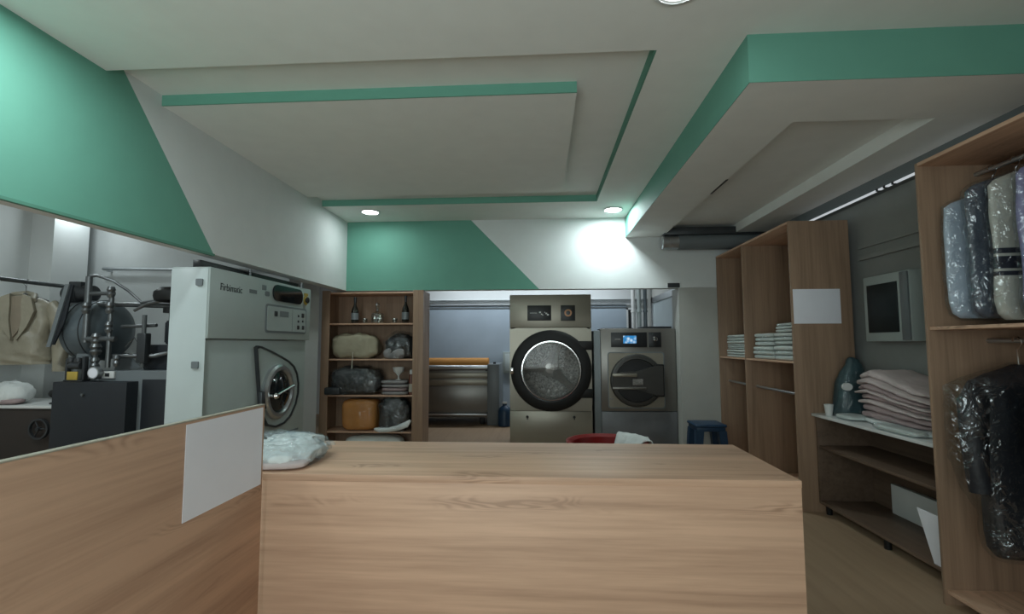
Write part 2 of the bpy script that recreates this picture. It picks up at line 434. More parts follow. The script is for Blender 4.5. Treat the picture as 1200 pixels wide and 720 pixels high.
# front wall with an assumed shop window, unseen behind the viewer
b = MB(); w0, w1, wz0, wz1 = -2.3, .7, .5, 2.5
b.box(XW, w0, YF-.12, YF, 0, ZR); b.box(w1, XR, YF-.12, YF, 0, ZR); b.box(w0, w1, YF-.12, YF, 0, wz0); b.box(w0, w1, YF-.12, YF, wz1, ZR)
struct('wall_front', b, 'white')
b = MB()
for x in (w0, w0+(w1-w0)/2-.025, w1-.05): b.box(x, x+.05, YF-.09, YF-.03, wz0, wz1)
for z in (wz0, wz1-.05): b.box(w0, w1, YF-.09, YF-.03, z, z+.05)
o = struct('assumed_window_1', b, 'alu'); o2 = MB().box(w0+.05, w1-.05, YF-.065, YF-.06, wz0+.05, wz1-.05).build('assumed_window_pane', 'glass', o)
# dark doorway and framed glazed door in the back room
b = MB(); b.box(1.715, 1.86, YB-.012, YB-.002, 0, 2.06); o = struct('door_1', b, 'black')  # black sheet painted in for the shade inside the doorway
b = MB(); b.box(1.68, 1.715, YB-.03, YB, 0, 2.1); b.box(1.86, 1.9, YB-.03, YB, 0, 2.1); b.box(1.68, 1.9, YB-.03, YB, 2.06, 2.1); b.build('door_frame', 'white', o)
b = MB(); xx = 2.1
for y in (7.25, 8.98): b.box(xx-.05, xx, y, y+.12, .0, 2.24)
b.box(xx-.05, xx, 7.25, 9.1, 2.14, 2.24); b.box(xx-.05, xx, 7.25, 9.1, .85, .95)
o = struct('door_2', b, 'alu'); MB().box(xx-.025, xx-.01, 7.37, 8.98, .0, 2.14).build('door_pane', 'frost', o)

# ------------------------------------------------------------------ lamps
def lamp(name, kind, loc, energy, color, **kw):
    l = bpy.data.lights.new(name, kind); l.energy = energy; l.color = color
    for k, v in kw.items(): setattr(l, k, v)
    o = bpy.data.objects.new(name, l); col.objects.link(o); o.location = loc; return o
def downlight(x, y, z, label, mat, energy, color=(.84, .99, 1), r=.098):
    t = thing('downlight', (x, y, z), label, 'ceiling light', 'recessed ceiling downlights')
    b = MB(); b.lathe([(r, 0), (r+.022, -.003), (r+.024, -.008), (r+.002, -.014), (r-.006, -.006)], (x, y, z), n=28, closed=True); b.build('trim_ring', 'white_plastic', t)
    b = MB(); b.lathe([(r, -.001), (r*.95, -.006), (r*.5, -.010), (0, -.011)], (x, y, z), n=28); b.build('lens', mat, t)
    if energy:
        lamp('downlight_beam', 'AREA', (x, y, z-.013), energy, color, shape='DISK', size=r*2)
    return t
downlight(-2.018, 5.56, ZC, 'lit round ceiling downlight in front of the green header panel', 'lamp', 3.5)
downlight(.86, 5.65, ZC, 'lit round ceiling downlight in front of the white header wall', 'lamp', 16)
downlight(-1.98, 1.80, ZC, 'assumed round ceiling downlight near the large green wall panel', 'lamp', 16)  # out of view, assumed from the glow on the green panel
downlight(.621, 2.06, ZC, 'faint round ceiling downlight at the top edge of the picture near green soffit', 'lamp_dim', 3.2)
for x, y, e in ((-4.83, 4.76, 4.2), (-3.75, 2.4, 28)):
    lamp('assumed_annex_lamp', 'AREA', (x, y, 2.955), e, (.86, .98, 1), shape='DISK', size=.16)  # unseen lamps, assumed from the light on the pillar and machine side
o = lamp('assumed_back_room_lamp', 'AREA', (-.3, 8.9, 2.93), 46, (.84, .94, 1), shape='RECTANGLE', size=3.6, size_y=.3)  # unseen lamp, assumed from the cool light in the back room
# assumed daylight: area lamp added behind the viewer at the assumed shop window
o = lamp('assumed_daylight', 'AREA', (-.8, YF-.2, 1.4), 112, (.97, 1, .985), shape='RECTANGLE', size=2.9, size_y=1.75)
o.rotation_euler = (R(90), 0, 0)
w = bpy.data.worlds.new('world'); scn.world = w; w.use_nodes = True
bg = w.node_tree.nodes['Background']; bg.inputs[0].default_value = (.75, .85, 1, 1); bg.inputs[1].default_value = .4

# bright line under the soffit on the right wall, drawn as an emissive bar
t = thing('bright_strip', (XR-.07, 3.9, 2.6), 'thin bright strip high on the right wall', 'light strip')
MB().box(XR-.085, XR-.062, 2.95, 5.0, 2.600, 2.611).build('tube', 'strip', t)
for y in (3.73, 3.82, 3.9): MB().box(XR-.09, XR-.06, y, y+.02, 2.594, 2.616).build('dark_dash', 'dark_metal', t)

# ------------------------------------------------------------------ counter, partition
t = thing('reception_counter', (0, 2.17, 0), 'wide light oak reception counter in the foreground', 'counter')
cx0, cx1, cy0, cy1, cz = -1.40, .943, 1.862, 2.495, .9
MB().box(cx0, cx1, cy0, cy0+.02, .0, cz-.026, .001).build('front_panel', 'wood_counter', t)
MB().box(cx0-.005, cx1+.001, cy0-.002, cy1, cz-.026, cz, .0015).build('worktop', 'wood_x', t)
MB().box(cx1-.02, cx1, cy0+.02, cy1-.03, .0, cz-.026, .001).build('side_panel', 'wood_z', t)
MB().box(cx0, cx0+.02, cy0+.02, cy1-.03, .0, cz-.026, .001).build('side_panel', 'wood_z', t)
MB().box(cx0+.02, cx1-.02, cy0+.02, cy1-.1, .45, .468, .001).build('shelf', 'wood_x', t)
t = thing('partition_panel', (-1.06, .6, 0), 'tall light oak partition panel on the left, beside the counter', 'partition')
MB().box(-1.08, -1.06, -.7, 1.825, .0, 1.167, .001).build('board', 'wood_y', t)
MB().box(-1.0805, -1.0595, -.7, 1.826, 1.167, 1.171, .001).build('edge_strip', 'label', t)
b = MB(); n = 10
for i in range(n):
    z0_, z1_ = .873+.287*i/n, .873+.287*(i+1)/n
    b.add([(-1.0585, 1.410, z0_), (-1.0585, 1.812, z0_), (-1.0585, 1.812, z1_), (-1.0585, 1.410, z1_),
           (-1.0595, 1.410, z0_), (-1.0595, 1.812, z0_), (-1.0595, 1.812, z1_), (-1.0595, 1.410, z1_)],
          [(0, 1, 2, 3), (7, 6, 5, 4), (0, 4, 5, 1), (3, 2, 6, 7), (1, 5, 6, 2), (0, 3, 7, 4)])
tag(b.build('paper_sheet', 'paper', loc=(-1.059, 1.61, .873)), 'blank white paper sheet taped to the oak partition panel', 'paper')
# plastic bag of laundry on the counter
t = thing('laundry_bag', (-1.13, 2.07, cz), 'clear plastic bag of white laundry lying on the counter', 'bag')
b = MB(); b.blob((-1.13, 2.07, .935), (.17, .17, .04), .75, .8, .016, 16, 3, flat=.905, wr=.9, n=90, m=34); b.build('white_garment', 'white_cloth', t, 60)
b = MB(); b.blob((-1.10, 2.13, .965), (.12, .10, .03), .7, .8, .014, 18, 8, flat=.93, wr=.9, n=80, m=26); b.build('white_garment', 'white_cloth', t, 60)
b = MB(); b.blob((-1.10, 1.955, .918), (.15, .07, .017), .6, .7, .006, 14, 5, flat=.9025); b.build('pink_garment', 'pink_cloth', t, 60)
b = MB(); b.blob((-1.13, 2.07, .945), (.175, .175, .055), .75, .8, .024, 13, 3.2, flat=.9005, wr=1.2, n=110, m=44)
b.tube([(-.98, 2.12, .962), (-.955, 2.13, .957), (-.93, 2.14, .964), (-.915, 2.145, .955)], [.02, .007, .012, .003], 8)
b.build('plastic_cover', 'film_m', t, 60)

# ------------------------------------------------------------------ dry cleaning machine (left)
XF = -2.475
t = thing('dry_cleaning_machine', (-2.62, 4.25, 0), 'tall pale grey dry cleaning machine with porthole door under the beam', 'dry cleaning machine')
MB().box(-2.777, -2.515, 3.47, 5.06, .0, 1.44, .006).box(-3.15, -2.777, 4.35, 5.06, .0, 1.9, .006).build('body', 'mach_grey', t)
MB().box(-2.777, -2.49, 3.466, 3.47, .02, 1.972, .001).build('side_panel', 'mach_white', t)
o = MB().box(-2.777, XF, 3.47, 5.065, 1.444, 1.985, .006).build('control_head', 'mach_grey', t)
b = MB(); b.prism(rrect(4.215, 4.972, 1.505, 1.768, .03), 'x', XF, XF+.006); b.build('panel_rim', 'mach_dgrey', o)
b = MB(); b.prism(rrect(4.235, 4.95, 1.525, 1.75, .02), 'x', XF+.004, XF+.010); p = b.build('control_panel', 'mach_grey', t)
for y, z, h in ((4.37, 1.685, .024), (4.79, 1.685, .012), (4.88, 1.695, .022), (4.79, 1.63, .012), (4.88, 1.635, .012), (4.79, 1.57, .02), (4.89, 1.57, .02)):
    MB().box(XF+.009, XF+.018, y-h, y+h, z-h, z+h, .004).build('push_button', 'black', p)
MB().box(XF+.009, XF+.0115, 4.672, 4.676, 1.53, 1.745).box(XF+.009, XF+.0112, 4.44, 4.60, 1.66, 1.715).build('panel_divider', 'mach_dgrey', p)
b = MB(); b.prism(rrect(4.32, 4.872, 1.807, 1.958, .07, 7), 'x', XF, XF+.012); b.build('display_window', 'dark_glass', t)
b = MB(); b.lathe([(.0, .03), (.03, .028), (.034, .02), (.02, .012), (.02, 0)], (XF, 4.955, 1.862), 'x', 20); b.build('emergency_button', 'black', t)
b = MB(); b.lathe([(.05, 0), (.05, .004), (0, .005)], (XF, 4.955, 1.862), 'x', 20); b.box(XF, XF+.006, 4.915, 4.995, 1.91, 1.935); b.build('button_plate', ['yellow'], t)
b = MB(); b.prism(rrect(4.15, 4.215, 1.885, 1.93, .006), 'x', XF, XF+.003); b.prism(rrect(4.2, 4.27, 1.835, 1.88, .015), 'x', XF, XF+.003); b.build('warning_plate', 'mach_dgrey', t)
def text(body, name, size, loc, rot, mat, parent, extrude=.001, sx=1.0):
    c = bpy.data.curves.new(name, 'FONT'); c.body = body; c.size = size; c.extrude = extrude; c.materials.append(M[mat])
    tmp = bpy.data.objects.new(name+'_curve', c); me = bpy.data.meshes.new_from_object(tmp); me.name = name; bpy.data.objects.remove(tmp); bpy.data.curves.remove(c)
    o = bpy.data.objects.new(name, me); col.objects.link(o); o.parent = parent
    o.location = Vector(loc)-Vector(parent['_b']); o.rotation_euler = rot; o.scale = (sx, 1, 1); return o
text('Firbimatic', 'lettering', .08, (XF+.001, 3.585, 1.822), (R(90), 0, R(90)), 'dark_metal', t, sx=.88)
b = MB(); b.box(XF, XF+.002, 3.965, 4.072, 1.838, 1.87); b.build('model_plate', 'mach_dgrey', t)
# door with curved rim
DO = [(4.121, 1.374), (4.15, 1.388), (4.202, 1.382), (4.36, 1.34), (4.54, 1.286), (4.685, 1.235), (4.79, 1.18), (4.861, 1.10), (4.895, 1.0), (4.895, .9), (4.85, .79), (4.76, .69), (4.638, .631), (4.475, .62), (4.334, .66), (4.25, .76), (4.209, .9), (4.165, 1.13)]
XD = -2.515
def shrink(p, k): c = (4.5, .98); return [(c[0]+(y-c[0])*k, c[1]+(z-c[1])*k) for y, z in p]
b = MB(); b.prism(shrink(DO, .985), 'x', XD, XD+.018); d = b.build('door', 'mach_grey', t)
b = MB(); ring_prism(b, shrink(DO, 1.0), shrink(DO, .955), 'x', XD, XD+.03); b.build('door_rim', 'dark_metal', d)
PC = (4.49, .955)
b = MB(); b.lathe([(.255, 0), (.255, .03), (.235, .05), (.205, .05), (.19, .03), (.19, 0)], (XD+.016, PC[0], PC[1]), 'x', 40); b.build('porthole_ring', 'alu', d)
b = MB(); b.lathe([(.19, .0), (.185, .025), (.15, .05), (.08, .066), (0, .07)], (XD+.02, PC[0], PC[1]), 'x', 40); b.build('porthole_glass', 'dark_glass', d)
b = MB(); b.cyl((XD+.10, 4.32, .93), (XD+.11, 4.63, 1.0), .011, 10); b.cyl((XD+.02, 4.32, .93), (XD+.105, 4.32, .93), .02, 12)
b.lathe([(0, .03), (.02, .024), (.03, 0), (.02, -.024), (0, -.03)], (XD+.105, 4.32, .93), 'x', 14); b.build('door_handle', 'chrome', d)
b = MB(); b.box(XD+.01, XD+.05, 4.19, 4.28, .82, .98, .008); b.build('door_hinge', 'dark_metal', d)
b = MB()
for i in range(3): b.box(XD-.001, XD+.004, 4.25, 4.95, .52-.05*i, .54-.05*i)
b.build('vent_slots', 'mach_dgrey', t)
for x, z in ((-2.55, 1.866), (-2.555, 1.248)):
    b = MB(); b.prism(rrect(x-.026, x+.026, z-.026, z+.026, .008), 'y', 3.452, 3.467); b.build('side_catch', 'mach_dgrey', t)
MB().box(-2.64, -2.58, 3.5, 5.0, 1.985, 2.045, .004).build('cable_duct', 'black', t)
b = MB(); b.cyl((-2.56, 4.1, 1.985), (-2.56, 4.1, 2.06), .012, 8); b.cyl((-2.56, 3.95, 2.035), (-2.56, 4.2, 2.035), .006, 8); b.build('top_fitting', 'pipe', t)
b = MB(); b.cyl((-2.53, 4.97, 1.98), (-2.53, 4.97, 2.05), .02, 10); b.build('top_knob', 'pipe', t)

# ------------------------------------------------------------------ boiler unit in the annex
t = thing('steam_boiler', (-3.8, 4.2, 0), 'dark steam boiler with round grey tank and pipes beside the jacket', 'boiler')
MB().box(-4.13, -3.47, 3.9, 4.6, .0, 1.085, .006).build('cabinet', 'navy', t)
MB().cyl((-3.85, 3.9, .98), (-3.85, 3.885, .98), .012, 10).build('cabinet_knob', 'pipe', t)
MB().box(-3.80, -3.2, 4.02, 4.62, .0, 1.175, .006).build('frame', 'mach_dgrey', t)
MB().box(-3.43, -3.215, 4.012, 4.02, .3, 1.10, .002).build('frame_panel', 'navy', t)
b = MB(); b.box(-3.79, -3.68, 4.0, 4.02, 1.11, 1.17, .003); p = b.build('switch_box', 'white_plastic', t)
MB().box(-3.755, -3.72, 3.992, 4.001, 1.125, 1.155, .002).build('switch', 'black', p)
TC = (4.3, 1.535)
b = MB(); b.lathe([(0, -4.32), (.14, -4.31), (.22, -4.29), (.272, -4.25), (.278, -4.21), (.278, -4.06), (.27, -4.02), (.235, -3.975), (.15, -3.945), (0, -3.935)], (0, TC[0], TC[1]), 'x', 44); k = b.build('tank', 'tank', t)
for x in (-4.06, -4.2): b = MB(); b.lathe([(.277, x-.006), (.2815, x-.003), (.2815, x+.003), (.277, x+.006)], (0, TC[0], TC[1]), 'x', 40); b.build('weld_seam', 'dark_metal', k)
b = MB(); b.prism([(-4.15, 1.085), (-3.75, 1.085), (-3.87, 1.17), (-4.02, 1.32), (-4.11, 1.32)], 'y', 4.08, 4.1); b.build('tank_saddle', 'mach_dgrey', t); b = MB(); b.prism([(-4.15, 1.085), (-3.75, 1.085), (-3.87, 1.17), (-4.02, 1.32), (-4.11, 1.32)], 'y', 4.5, 4.52); b.build('tank_saddle', 'mach_dgrey', t)
b = MB(); b.prism([(-4.287, 1.40), (-4.235, 1.40), (-4.15, 1.6), (-4.09, 1.925), (-4.14, 1.93)], 'y', 3.985, 4.0); b.build('slanted_plate', 'navy', t)
b = MB(); b.prism([(-4.292, 1.38), (-4.255, 1.38), (-4.115, 1.93), (-4.155, 1.93)], 'y', 3.972, 3.986); b.build('plate_edge', 'mach_dgrey', t)
# pump motor on the tank
b = MB(); b.lathe([(0, -4.48), (.07, -4.47), (.085, -4.43), (.09, -4.3), (.075, -4.26), (.075, -4.2), (.05, -4.19), (0, -4.18)], (0, 4.3, 1.88), 'x', 24)
for i in range(9): b.lathe([(.085, -4.42+i*.014), (.098, -4.418+i*.014), (.098, -4.414+i*.014), (.085, -4.412+i*.014)], (0, 4.3, 1.86), 'x', 24)
b.box(-4.42, -4.26, 4.22, 4.38, 1.74, 1.79, .005); b.box(-4.40, -4.28, 4.24, 4.36, 1.93, 1.99, .008); b.build('pump_motor', 'dark_metal', t)
b = MB(); b.tube([(-4.5, 4.2, 1.77), (-4.2, 4.2, 1.765), (-3.7, 4.15, 1.76), (-3.2, 4.15, 1.74)], .022, 10)
b.tube([(-3.98, 4.02, 1.42), (-3.98, 4.02, 2.0)], .026, 12); b.tube([(-3.76, 4.02, 1.2), (-3.76, 4.02, 1.9)], .02, 12)
b.tube([(-3.98, 4.02, 1.45), (-3.7, 4.02, 1.45)], .024, 10); b.tube([(-3.98, 4.02, 1.85), (-3.74, 4.02, 1.85)], .018, 10)
b.tube([(-3.98, 4.02, 2.0), (-3.92, 4.03, 2.01), (-3.8, 4.06, 1.97), (-3.68, 4.1, 1.88), (-3.58, 4.13, 1.78), (-3.4, 4.14, 1.80)], .012, 8)
b.tube([(-3.8, 4.05, 1.3), (-3.4, 4.1, 1.3), (-3.3, 4.15, 1.33), (-3.2, 4.15, 1.5)], .02, 10); b.tube([(-3.72, 4.1, 1.56), (-3.4, 4.1, 1.57)], .016, 10)
b.tube([(-3.48, 4.06, 1.2), (-3.48, 4.06, 1.66)], .018, 10); b.tube([(-3.68, 4.1, 1.38), (-3.6, 4.1, 1.46), (-3.54, 4.1, 1.38), (-3.6, 4.1, 1.3)], .006, 6)
b.tube([(-3.6, 4.08, 1.7), (-3.5, 4.1, 1.76), (-3.3, 4.1, 1.80)], .014, 8)
b.build('pipework', 'pipe', t)
for x, z, r in ((-3.87, 1.45, .04), (-3.87, 1.36, .045), (-3.87, 1.24, .035), (-3.76, 1.55, .032), (-3.76, 1.72, .036), (-3.98, 1.72, .036), (-3.67, 1.26, .03), (-3.76, 1.86, .034)):
    b = MB(); b.lathe([(0, -.05), (r*.7, -.048), (r, -.02), (r*.7, 0), (r, .02), (r*.7, .048), (0, .05)], (x, 4.01, z), 'z', 14); b.build('valve', 'pipe', t)
b = MB(); b.tube([(-3.87, 4.01, 1.2), (-3.87, 4.01, 1.5)], .018, 8); b.build('valve_stem', 'pipe', t)
b = MB(); b.box(-3.52, -3.44, 4.03, 4.1, 1.24, 1.5, .01); b.build('level_gauge', 'dark_metal', t)
b = MB(); b.lathe([(0, -.03), (.05, -.03), (.055, -.02), (.055, .01), (.0, .012)], (-3.815, 3.97, 1.16), 'y', 24); k = b.build('pressure_gauge', 'alu', t)
b = MB(); b.lathe([(0, -.033), (.042, -.031)], (-3.815, 3.97, 1.16), 'y', 24); b.build('gauge_dial', 'paper', k)
b = MB(); b.box(-4.08, -3.91, 3.94, 4.02, 1.085, 1.10, .003); b.box(-4.08, -4.06, 3.95, 3.99, 1.10, 1.27, .004); b.box(-3.93, -3.905, 3.95, 3.99, 1.10, 1.30, .004); b.cyl((-4.04, 3.96, 1.22), (-3.94, 3.96, 1.22), .03, 12)
for x in (-4.05, -3.98): b.lathe([(0, 1.24), (.03, 1.245), (.035, 1.26), (.03, 1.285), (0, 1.29)], (x, 3.97, 0), 'z', 12)
b.build('valve_stand', 'dark_metal', t)
MB().box(-4.045, -3.95, 3.935, 3.945, 1.10, 1.17, .002).build('yellow_tag', 'yellow', t)
b = MB(); b.box(-3.55, -3.17, 4.15, 4.62, 1.175, 1.40, .01); b.box(-3.40, -3.17, 4.2, 4.5, 1.40, 1.62, .015)
for i in range(6): b.box(-3.41, -3.39, 4.21+i*.05, 4.23+i*.05, 1.42, 1.6)
b.build('compressor', 'navy', t)
b = MB(); b.lathe([(0, 1.77), (.1, 1.775), (.155, 1.79), (.165, 1.83), (.16, 1.87), (.12, 1.905), (0, 1.91)], (-3.28, 4.15, 0), 'z', 28); b.cyl((-3.28, 4.15, 1.6), (-3.28, 4.15, 1.78), .04, 12); b.lathe([(0, 1.68), (.07, 1.682), (.07, 1.73), (0, 1.735)], (-3.3, 4.15, 0), 'z', 16); b.build('air_filter', 'rubber', t)

# rail on the annex wall, garment rod with jacket, table
t = thing('wall_rail', (-3.95, 5.15, 2.24), 'thin grey rail on the white wall above the boiler', 'rail')
MB().cyl((-4.93, 5.14, 2.255), (-2.85, 5.14, 2.215), .017, 10).build('rail', 'alu', t)
for x in (-4.88, -3.9, -3.0): MB().cyl((x, 5.14, 2.235), (x, 5.2, 2.235), .012, 8).build('bracket', 'alu', t)
t = thing('garment_rail', (-4.66, 3.6, 0), 'grey metal garment rail holding the beige jacket', 'garment rail')
MB().cyl((-4.66, 2.4, 1.972), (-4.66, 4.64, 1.972), .02, 12).build('rod', 'pipe', t)
for y in (2.42, 4.6): MB().cyl((-4.66, y, 0), (-4.66, y, 1.985), .016, 10).build('post', 'pipe', t)

jx = Matrix.Translation((-4.66, 4.1, 0)) @ Matrix.Rotation(R(22), 4, 'Z')
t = thing('jacket', (-4.66, 4.1, 1.2), 'open beige jacket hanging from the rail in the annex', 'jacket')
def J(b, name, mat, parent, smooth=60): return b.build(name, mat, parent, smooth, xf=jx)
b = MB(); rings = []
prof = [(1.845, .05, .03), (1.835, .085, .045), (1.80, .17, .06), (1.765, .215, .07), (1.68, .205, .085), (1.55, .20, .09), (1.42, .205, .095), (1.32, .22, .095), (1.27, .225, .09), (1.25, .215, .085), (1.225, .222, .08)]
dense = []
for (za, wa, da), (zb, wb, db) in zip(prof, prof[1:]):
    for i in range(4): u = i/4; dense.append((za+(zb-za)*u, wa+(wb-wa)*u, da+(db-da)*u))
for z, hw, hd in dense+[prof[-1]]:
    ring = []
    for k in range(72):
        a = 2*PI*k/72; p = Vector((math.copysign(abs(math.cos(a))**.75, math.cos(a))*hw, math.sin(a)*hd, z))
        q = nz(p, 7, 2)*.016+nz((p.x*16, 0, p.z*4), 1, 3)*.012+(.4-abs(nz((p.x*9+p.z*6, p.y, p.z*11), 1, 5)))*.022
        ring.append(p+Vector((math.cos(a), math.sin(a), 0))*q)
    rings.append(ring)
b.loft(rings); body = J(b, 'body', 'jacket', t)
b = MB(); b.prism([(-.06, 1.83), (.075, 1.83), (.085, 1.76), (.02, 1.52), (-.03, 1.44), (-.055, 1.62)], 'y', -.115, -.07); J(b, 'lining', 'jacket_in', t, 30)
b = MB()
for s, ex in ((-1, 0), (1, .01)):
    pts = [(-.04*s, 1.85), (-.10*s, 1.82), (-.13*s, 1.70), (-.085*s, 1.56), (-.02*s+ex, 1.44), (-.045*s+ex, 1.62), (-.035*s, 1.76)]
    b.prism(pts, 'y', -.135-.008*s, -.09)
J(b, 'lapel', 'jacket', t, 30)
b = MB(); b.tube([(-.09, -.09, 1.80), (-.075, -.02, 1.85), (0, .03, 1.87), (.075, -.02, 1.85), (.10, -.09, 1.80)], .024, 10); J(b, 'collar', 'jacket', t)
for s, off in ((-1, .02), (1, 0)):
    b = MB()
    path = [(.185*s, 0, 1.775), (.24*s, -.005, 1.70), (.27*s, -.015, 1.58), (.29*s-.01*off, -.03, 1.46), (.30*s, -.035, 1.34), (.305*s, -.04, 1.23), (.305*s, -.04, 1.16)]
    b.tube(path, [.055, .072, .07, .064, .06, .055, .057], 16, flat=(1, .85))
    b.v = [tuple(Vector(v)+Vector((nz(v, 14, 5)*.012, nz(v, 14, 8)*.012, 0))) for v in b.v]
    J(b, 'sleeve', 'jacket', t)
b = MB(); b.tube([(-.17, 0, 1.80), (0, 0, 1.865), (.17, 0, 1.80)], .008, 8)
J(b, 'hanger', 'pipe', t); b = MB(); b.tube([(-4.66, 4.1, 1.86), (-4.66, 4.1, 1.93), (-4.684, 4.1, 1.95), (-4.686, 4.1, 1.98), (-4.67, 4.1, 1.998), (-4.648, 4.1, 1.996), (-4.636, 4.1, 1.975)], .004, 6); b.build('hook', 'chrome', t)

t = thing('work_table', (-4.7, 4.25, 0), 'white topped dark brown table in the annex under the jacket', 'table')
MB().box(-5.24, -4.17, 3.98, 4.55, .85, .875, .003).build('tabletop', 'white_plastic', t)
MB().box(-5.22, -4.2, 4.0, 4.02, .0, .85, .003).box(-5.22, -5.2, 4.02, 4.5, 0, .85).box(-4.22, -4.2, 4.02, 4.5, 0, .85).build('body', 'dark_brown', t)
b = MB(); b.lathe([(.075, -.012), (.09, -.012), (.09, .012), (.075, .012)], (-4.30, 3.97, .68), 'y', 28, closed=True); b.cyl((-4.30, 3.985, .68), (-4.30, 3.95, .68), .015, 10)
for i in range(3):
    a = 2*PI*i/3; b.cyl((-4.30, 3.97, .68), (-4.30+.08*math.cos(a), 3.97, .68+.08*math.sin(a)), .006, 6)
b.build('handwheel', 'dark_metal', t)
t = thing('spool_stand', (-4.34, 4.12, .875), 'small black threaded fitting standing on the white table end', 'fitting')
b = MB(); b.lathe([(0, .875), (.03, .875), (.03, .885), (.008, .89), (.008, .95), (.0, .955)], (-4.34, 4.12, 0), 'z', 14); b.lathe([(0, -.03), (.03, -.025), (.04, 0), (.03, .025), (0, .03)], (-4.34, 4.12, .965), 'x', 14); b.cyl((-4.34, 4.12, .96), (-4.26, 4.12, .955), .008, 8); b.build('knob', 'rubber', t)
t = thing('cloth_bundle', (-4.75, 4.12, .875), 'crumpled white cloth bundle lying on the annex table', 'bundle')
b = MB(); b.blob((-4.77, 4.13, .965), (.16, .12, .09), .8, .8, .03, 9, 6, flat=.877, wr=.5); b.build('white_cloth', 'white_cloth', t, 60)
b = MB(); b.blob((-4.73, 4.07, .905), (.15, .075, .028), .8, .8, .01, 9, 7, flat=.876); b.build('rose_cloth', 'rose_cloth', t, 60)

# ------------------------------------------------------------------ shelving unit with goods
t = thing('shelving_unit', (-2.12, 6.15, 0), 'open oak shelving unit full of bottles and bags under the green header', 'shelving unit')
sx0, sx1, sy0, sy1 = -2.765, -1.463, 5.965, 6.4
MB().box(sx0, sx0+.10, sy0, sy0+.02, .0, 2.075, .001).box(sx0+.02, sx0+.04, sy0+.02, sy1, 0, 2.075).build('side_panel', 'wood_z', t)
MB().box(sx1-.13, sx1, sy0, sy0+.02, .0, 2.075, .001).box(sx1-.04, sx1-.02, sy0+.02, sy1, 0, 2.075).build('side_panel', 'wood_z', t)
MB().box(sx0+.04, sx1-.04, sy1-.015, sy1, .0, 2.07).build('back_panel', 'wood_z', t)
SH = [1.662, 1.213, .763, .316]
for z in [2.057, .08]+SH: MB().box(sx0+.04, sx1-.04, sy0+.021, sy1-.015, z-.018, z, .001).build('shelf', 'wood_x', t)
def bottle(x, y, z, h, label):
    t = thing('wine_bottle', (x, y, z), label, 'bottle', 'dark bottles on the top shelf')
    r = .046; b = MB()
    b.lathe([(0, .004), (r*.9, 0), (r, .01), (r, h*.45), (r*.85, h*.56), (r*.45, h*.68), (r*.32, h*.76), (r*.31, h*.93), (r*.36, h*.935), (r*.36, h*.965), (r*.3, h), (0, h)], (x, y, z), 'z', 24); b.build('body', 'bottle_glass', t)
    b = MB(); b.lathe([(r+.0008, h*.14), (r+.0008, h*.40)], (x, y, z), 'z', 24); b.f = b.f[:-2]; b.m = b.m[:-2]; b.build('bottle_label', 'mach_dgrey', t)
    b = MB(); b.lathe([(r*.34, h*.78), (r*.39, h*.93), (r*.39, h+.002), (0, h+.003)], (x, y, z), 'z', 18); b.build('foil_cap', 'dark_metal', t)
bottle(-2.372, 6.06, 1.662, .335, 'dark wine bottle at the left end of the top shelf')
bottle(-1.715, 6.06, 1.662, .35, 'dark wine bottle at the right end of the top shelf')
t = thing('decanter', (-2.085, 6.08, 1.662), 'square crystal decanter with a stopper between small glasses', 'decanter')
b = MB(); x, y, z = -2.085, 6.08, 1.662
b.box(x-.068, x+.068, y-.05, y+.05, z, z+.13, .012); b.lathe([(.06, .125), (.03, .15), (.018, .16), (.018, .185), (.028, .19)], (x, y, z), 'z', 20); b.build('body', 'crystal', t)
b = MB(); b.lathe([(0, .188), (.015, .188), (.022, .21), (.03, .235), (.02, .262), (0, .27)], (x, y, z), 'z', 12); b.build('stopper', 'crystal', t)
g = None
for x, lab in ((-2.222, 'small glass tumbler between left wine bottle and decanter'), (-2.035, 'small glass tumbler standing before the decanter'), (-1.838, 'small glass tumbler beside right wine bottle')):
    b = MB(); b.lathe([(0, 0), (.026, 0), (.029, .01), (.034, .062), (.031, .062), (.026, .012), (0, .012)], (x, 6.01, 1.662), 'z', 18)
    if g is None: g = o = b.build('tumbler', 'crystal', loc=(x, 6.01, 1.662))
    else: o = g.copy(); col.objects.link(o); o.location = (x, 6.01, 1.662)
    tag(o, lab, 'glass', 'small tumblers on the top shelf')
def bagged(name, label, cat, c, rad, mat, base, inner='folded_cloth', cover='film', seed=1, ez=.5, exy=.55, amp=.02, wr=.4, fs_=7):
    t = thing(name, (c[0], c[1], base), label, cat)
    b = MB(); b.blob(c, rad, ez, exy, amp, fs_, seed, flat=base+.004, wr=wr); b.build(inner, mat, t, 60)
    if cover:
        b = MB(); b.blob(c, tuple(r+.012 for r in rad), ez, exy, amp*1.4, fs_, seed, flat=base+.0005, wr=wr*1.2); b.build('plastic_cover', cover, t, 60)
    return t
t = bagged('bedding_bag', 'bulky beige bedding bag on the second shelf', 'bag', (-2.375, 6.15, 1.213+.155), (.29, .155, .155), 'beige_cloth', 1.213, 'bedding', None, 11, .55, .6, .032, .7)
b = MB(); b.tube([(-2.36, 5.99, 1.30), (-2.355, 5.972, 1.23), (-2.357, 5.957, 1.16), (-2.353, 5.953, 1.10)], .006, 8); b.build('drawstring', 'label', t)
t = bagged('clothes_bag', 'round clear bag of dark and grey clothes beside the beige bedding', 'bag', (-1.80, 6.14, 1.213+.14), (.175, .15, .145), 'dark_cloth', 1.213, 'dark_clothes', 'film', 21, .9, .85, .03, .8)
b = MB(); b.blob((-1.84, 6.02, 1.28), (.13, .05, .065), .8, .8, .02, 10, 23, flat=1.218, wr=.5); b.build('grey_clothes', 'grey_cloth', t, 60)
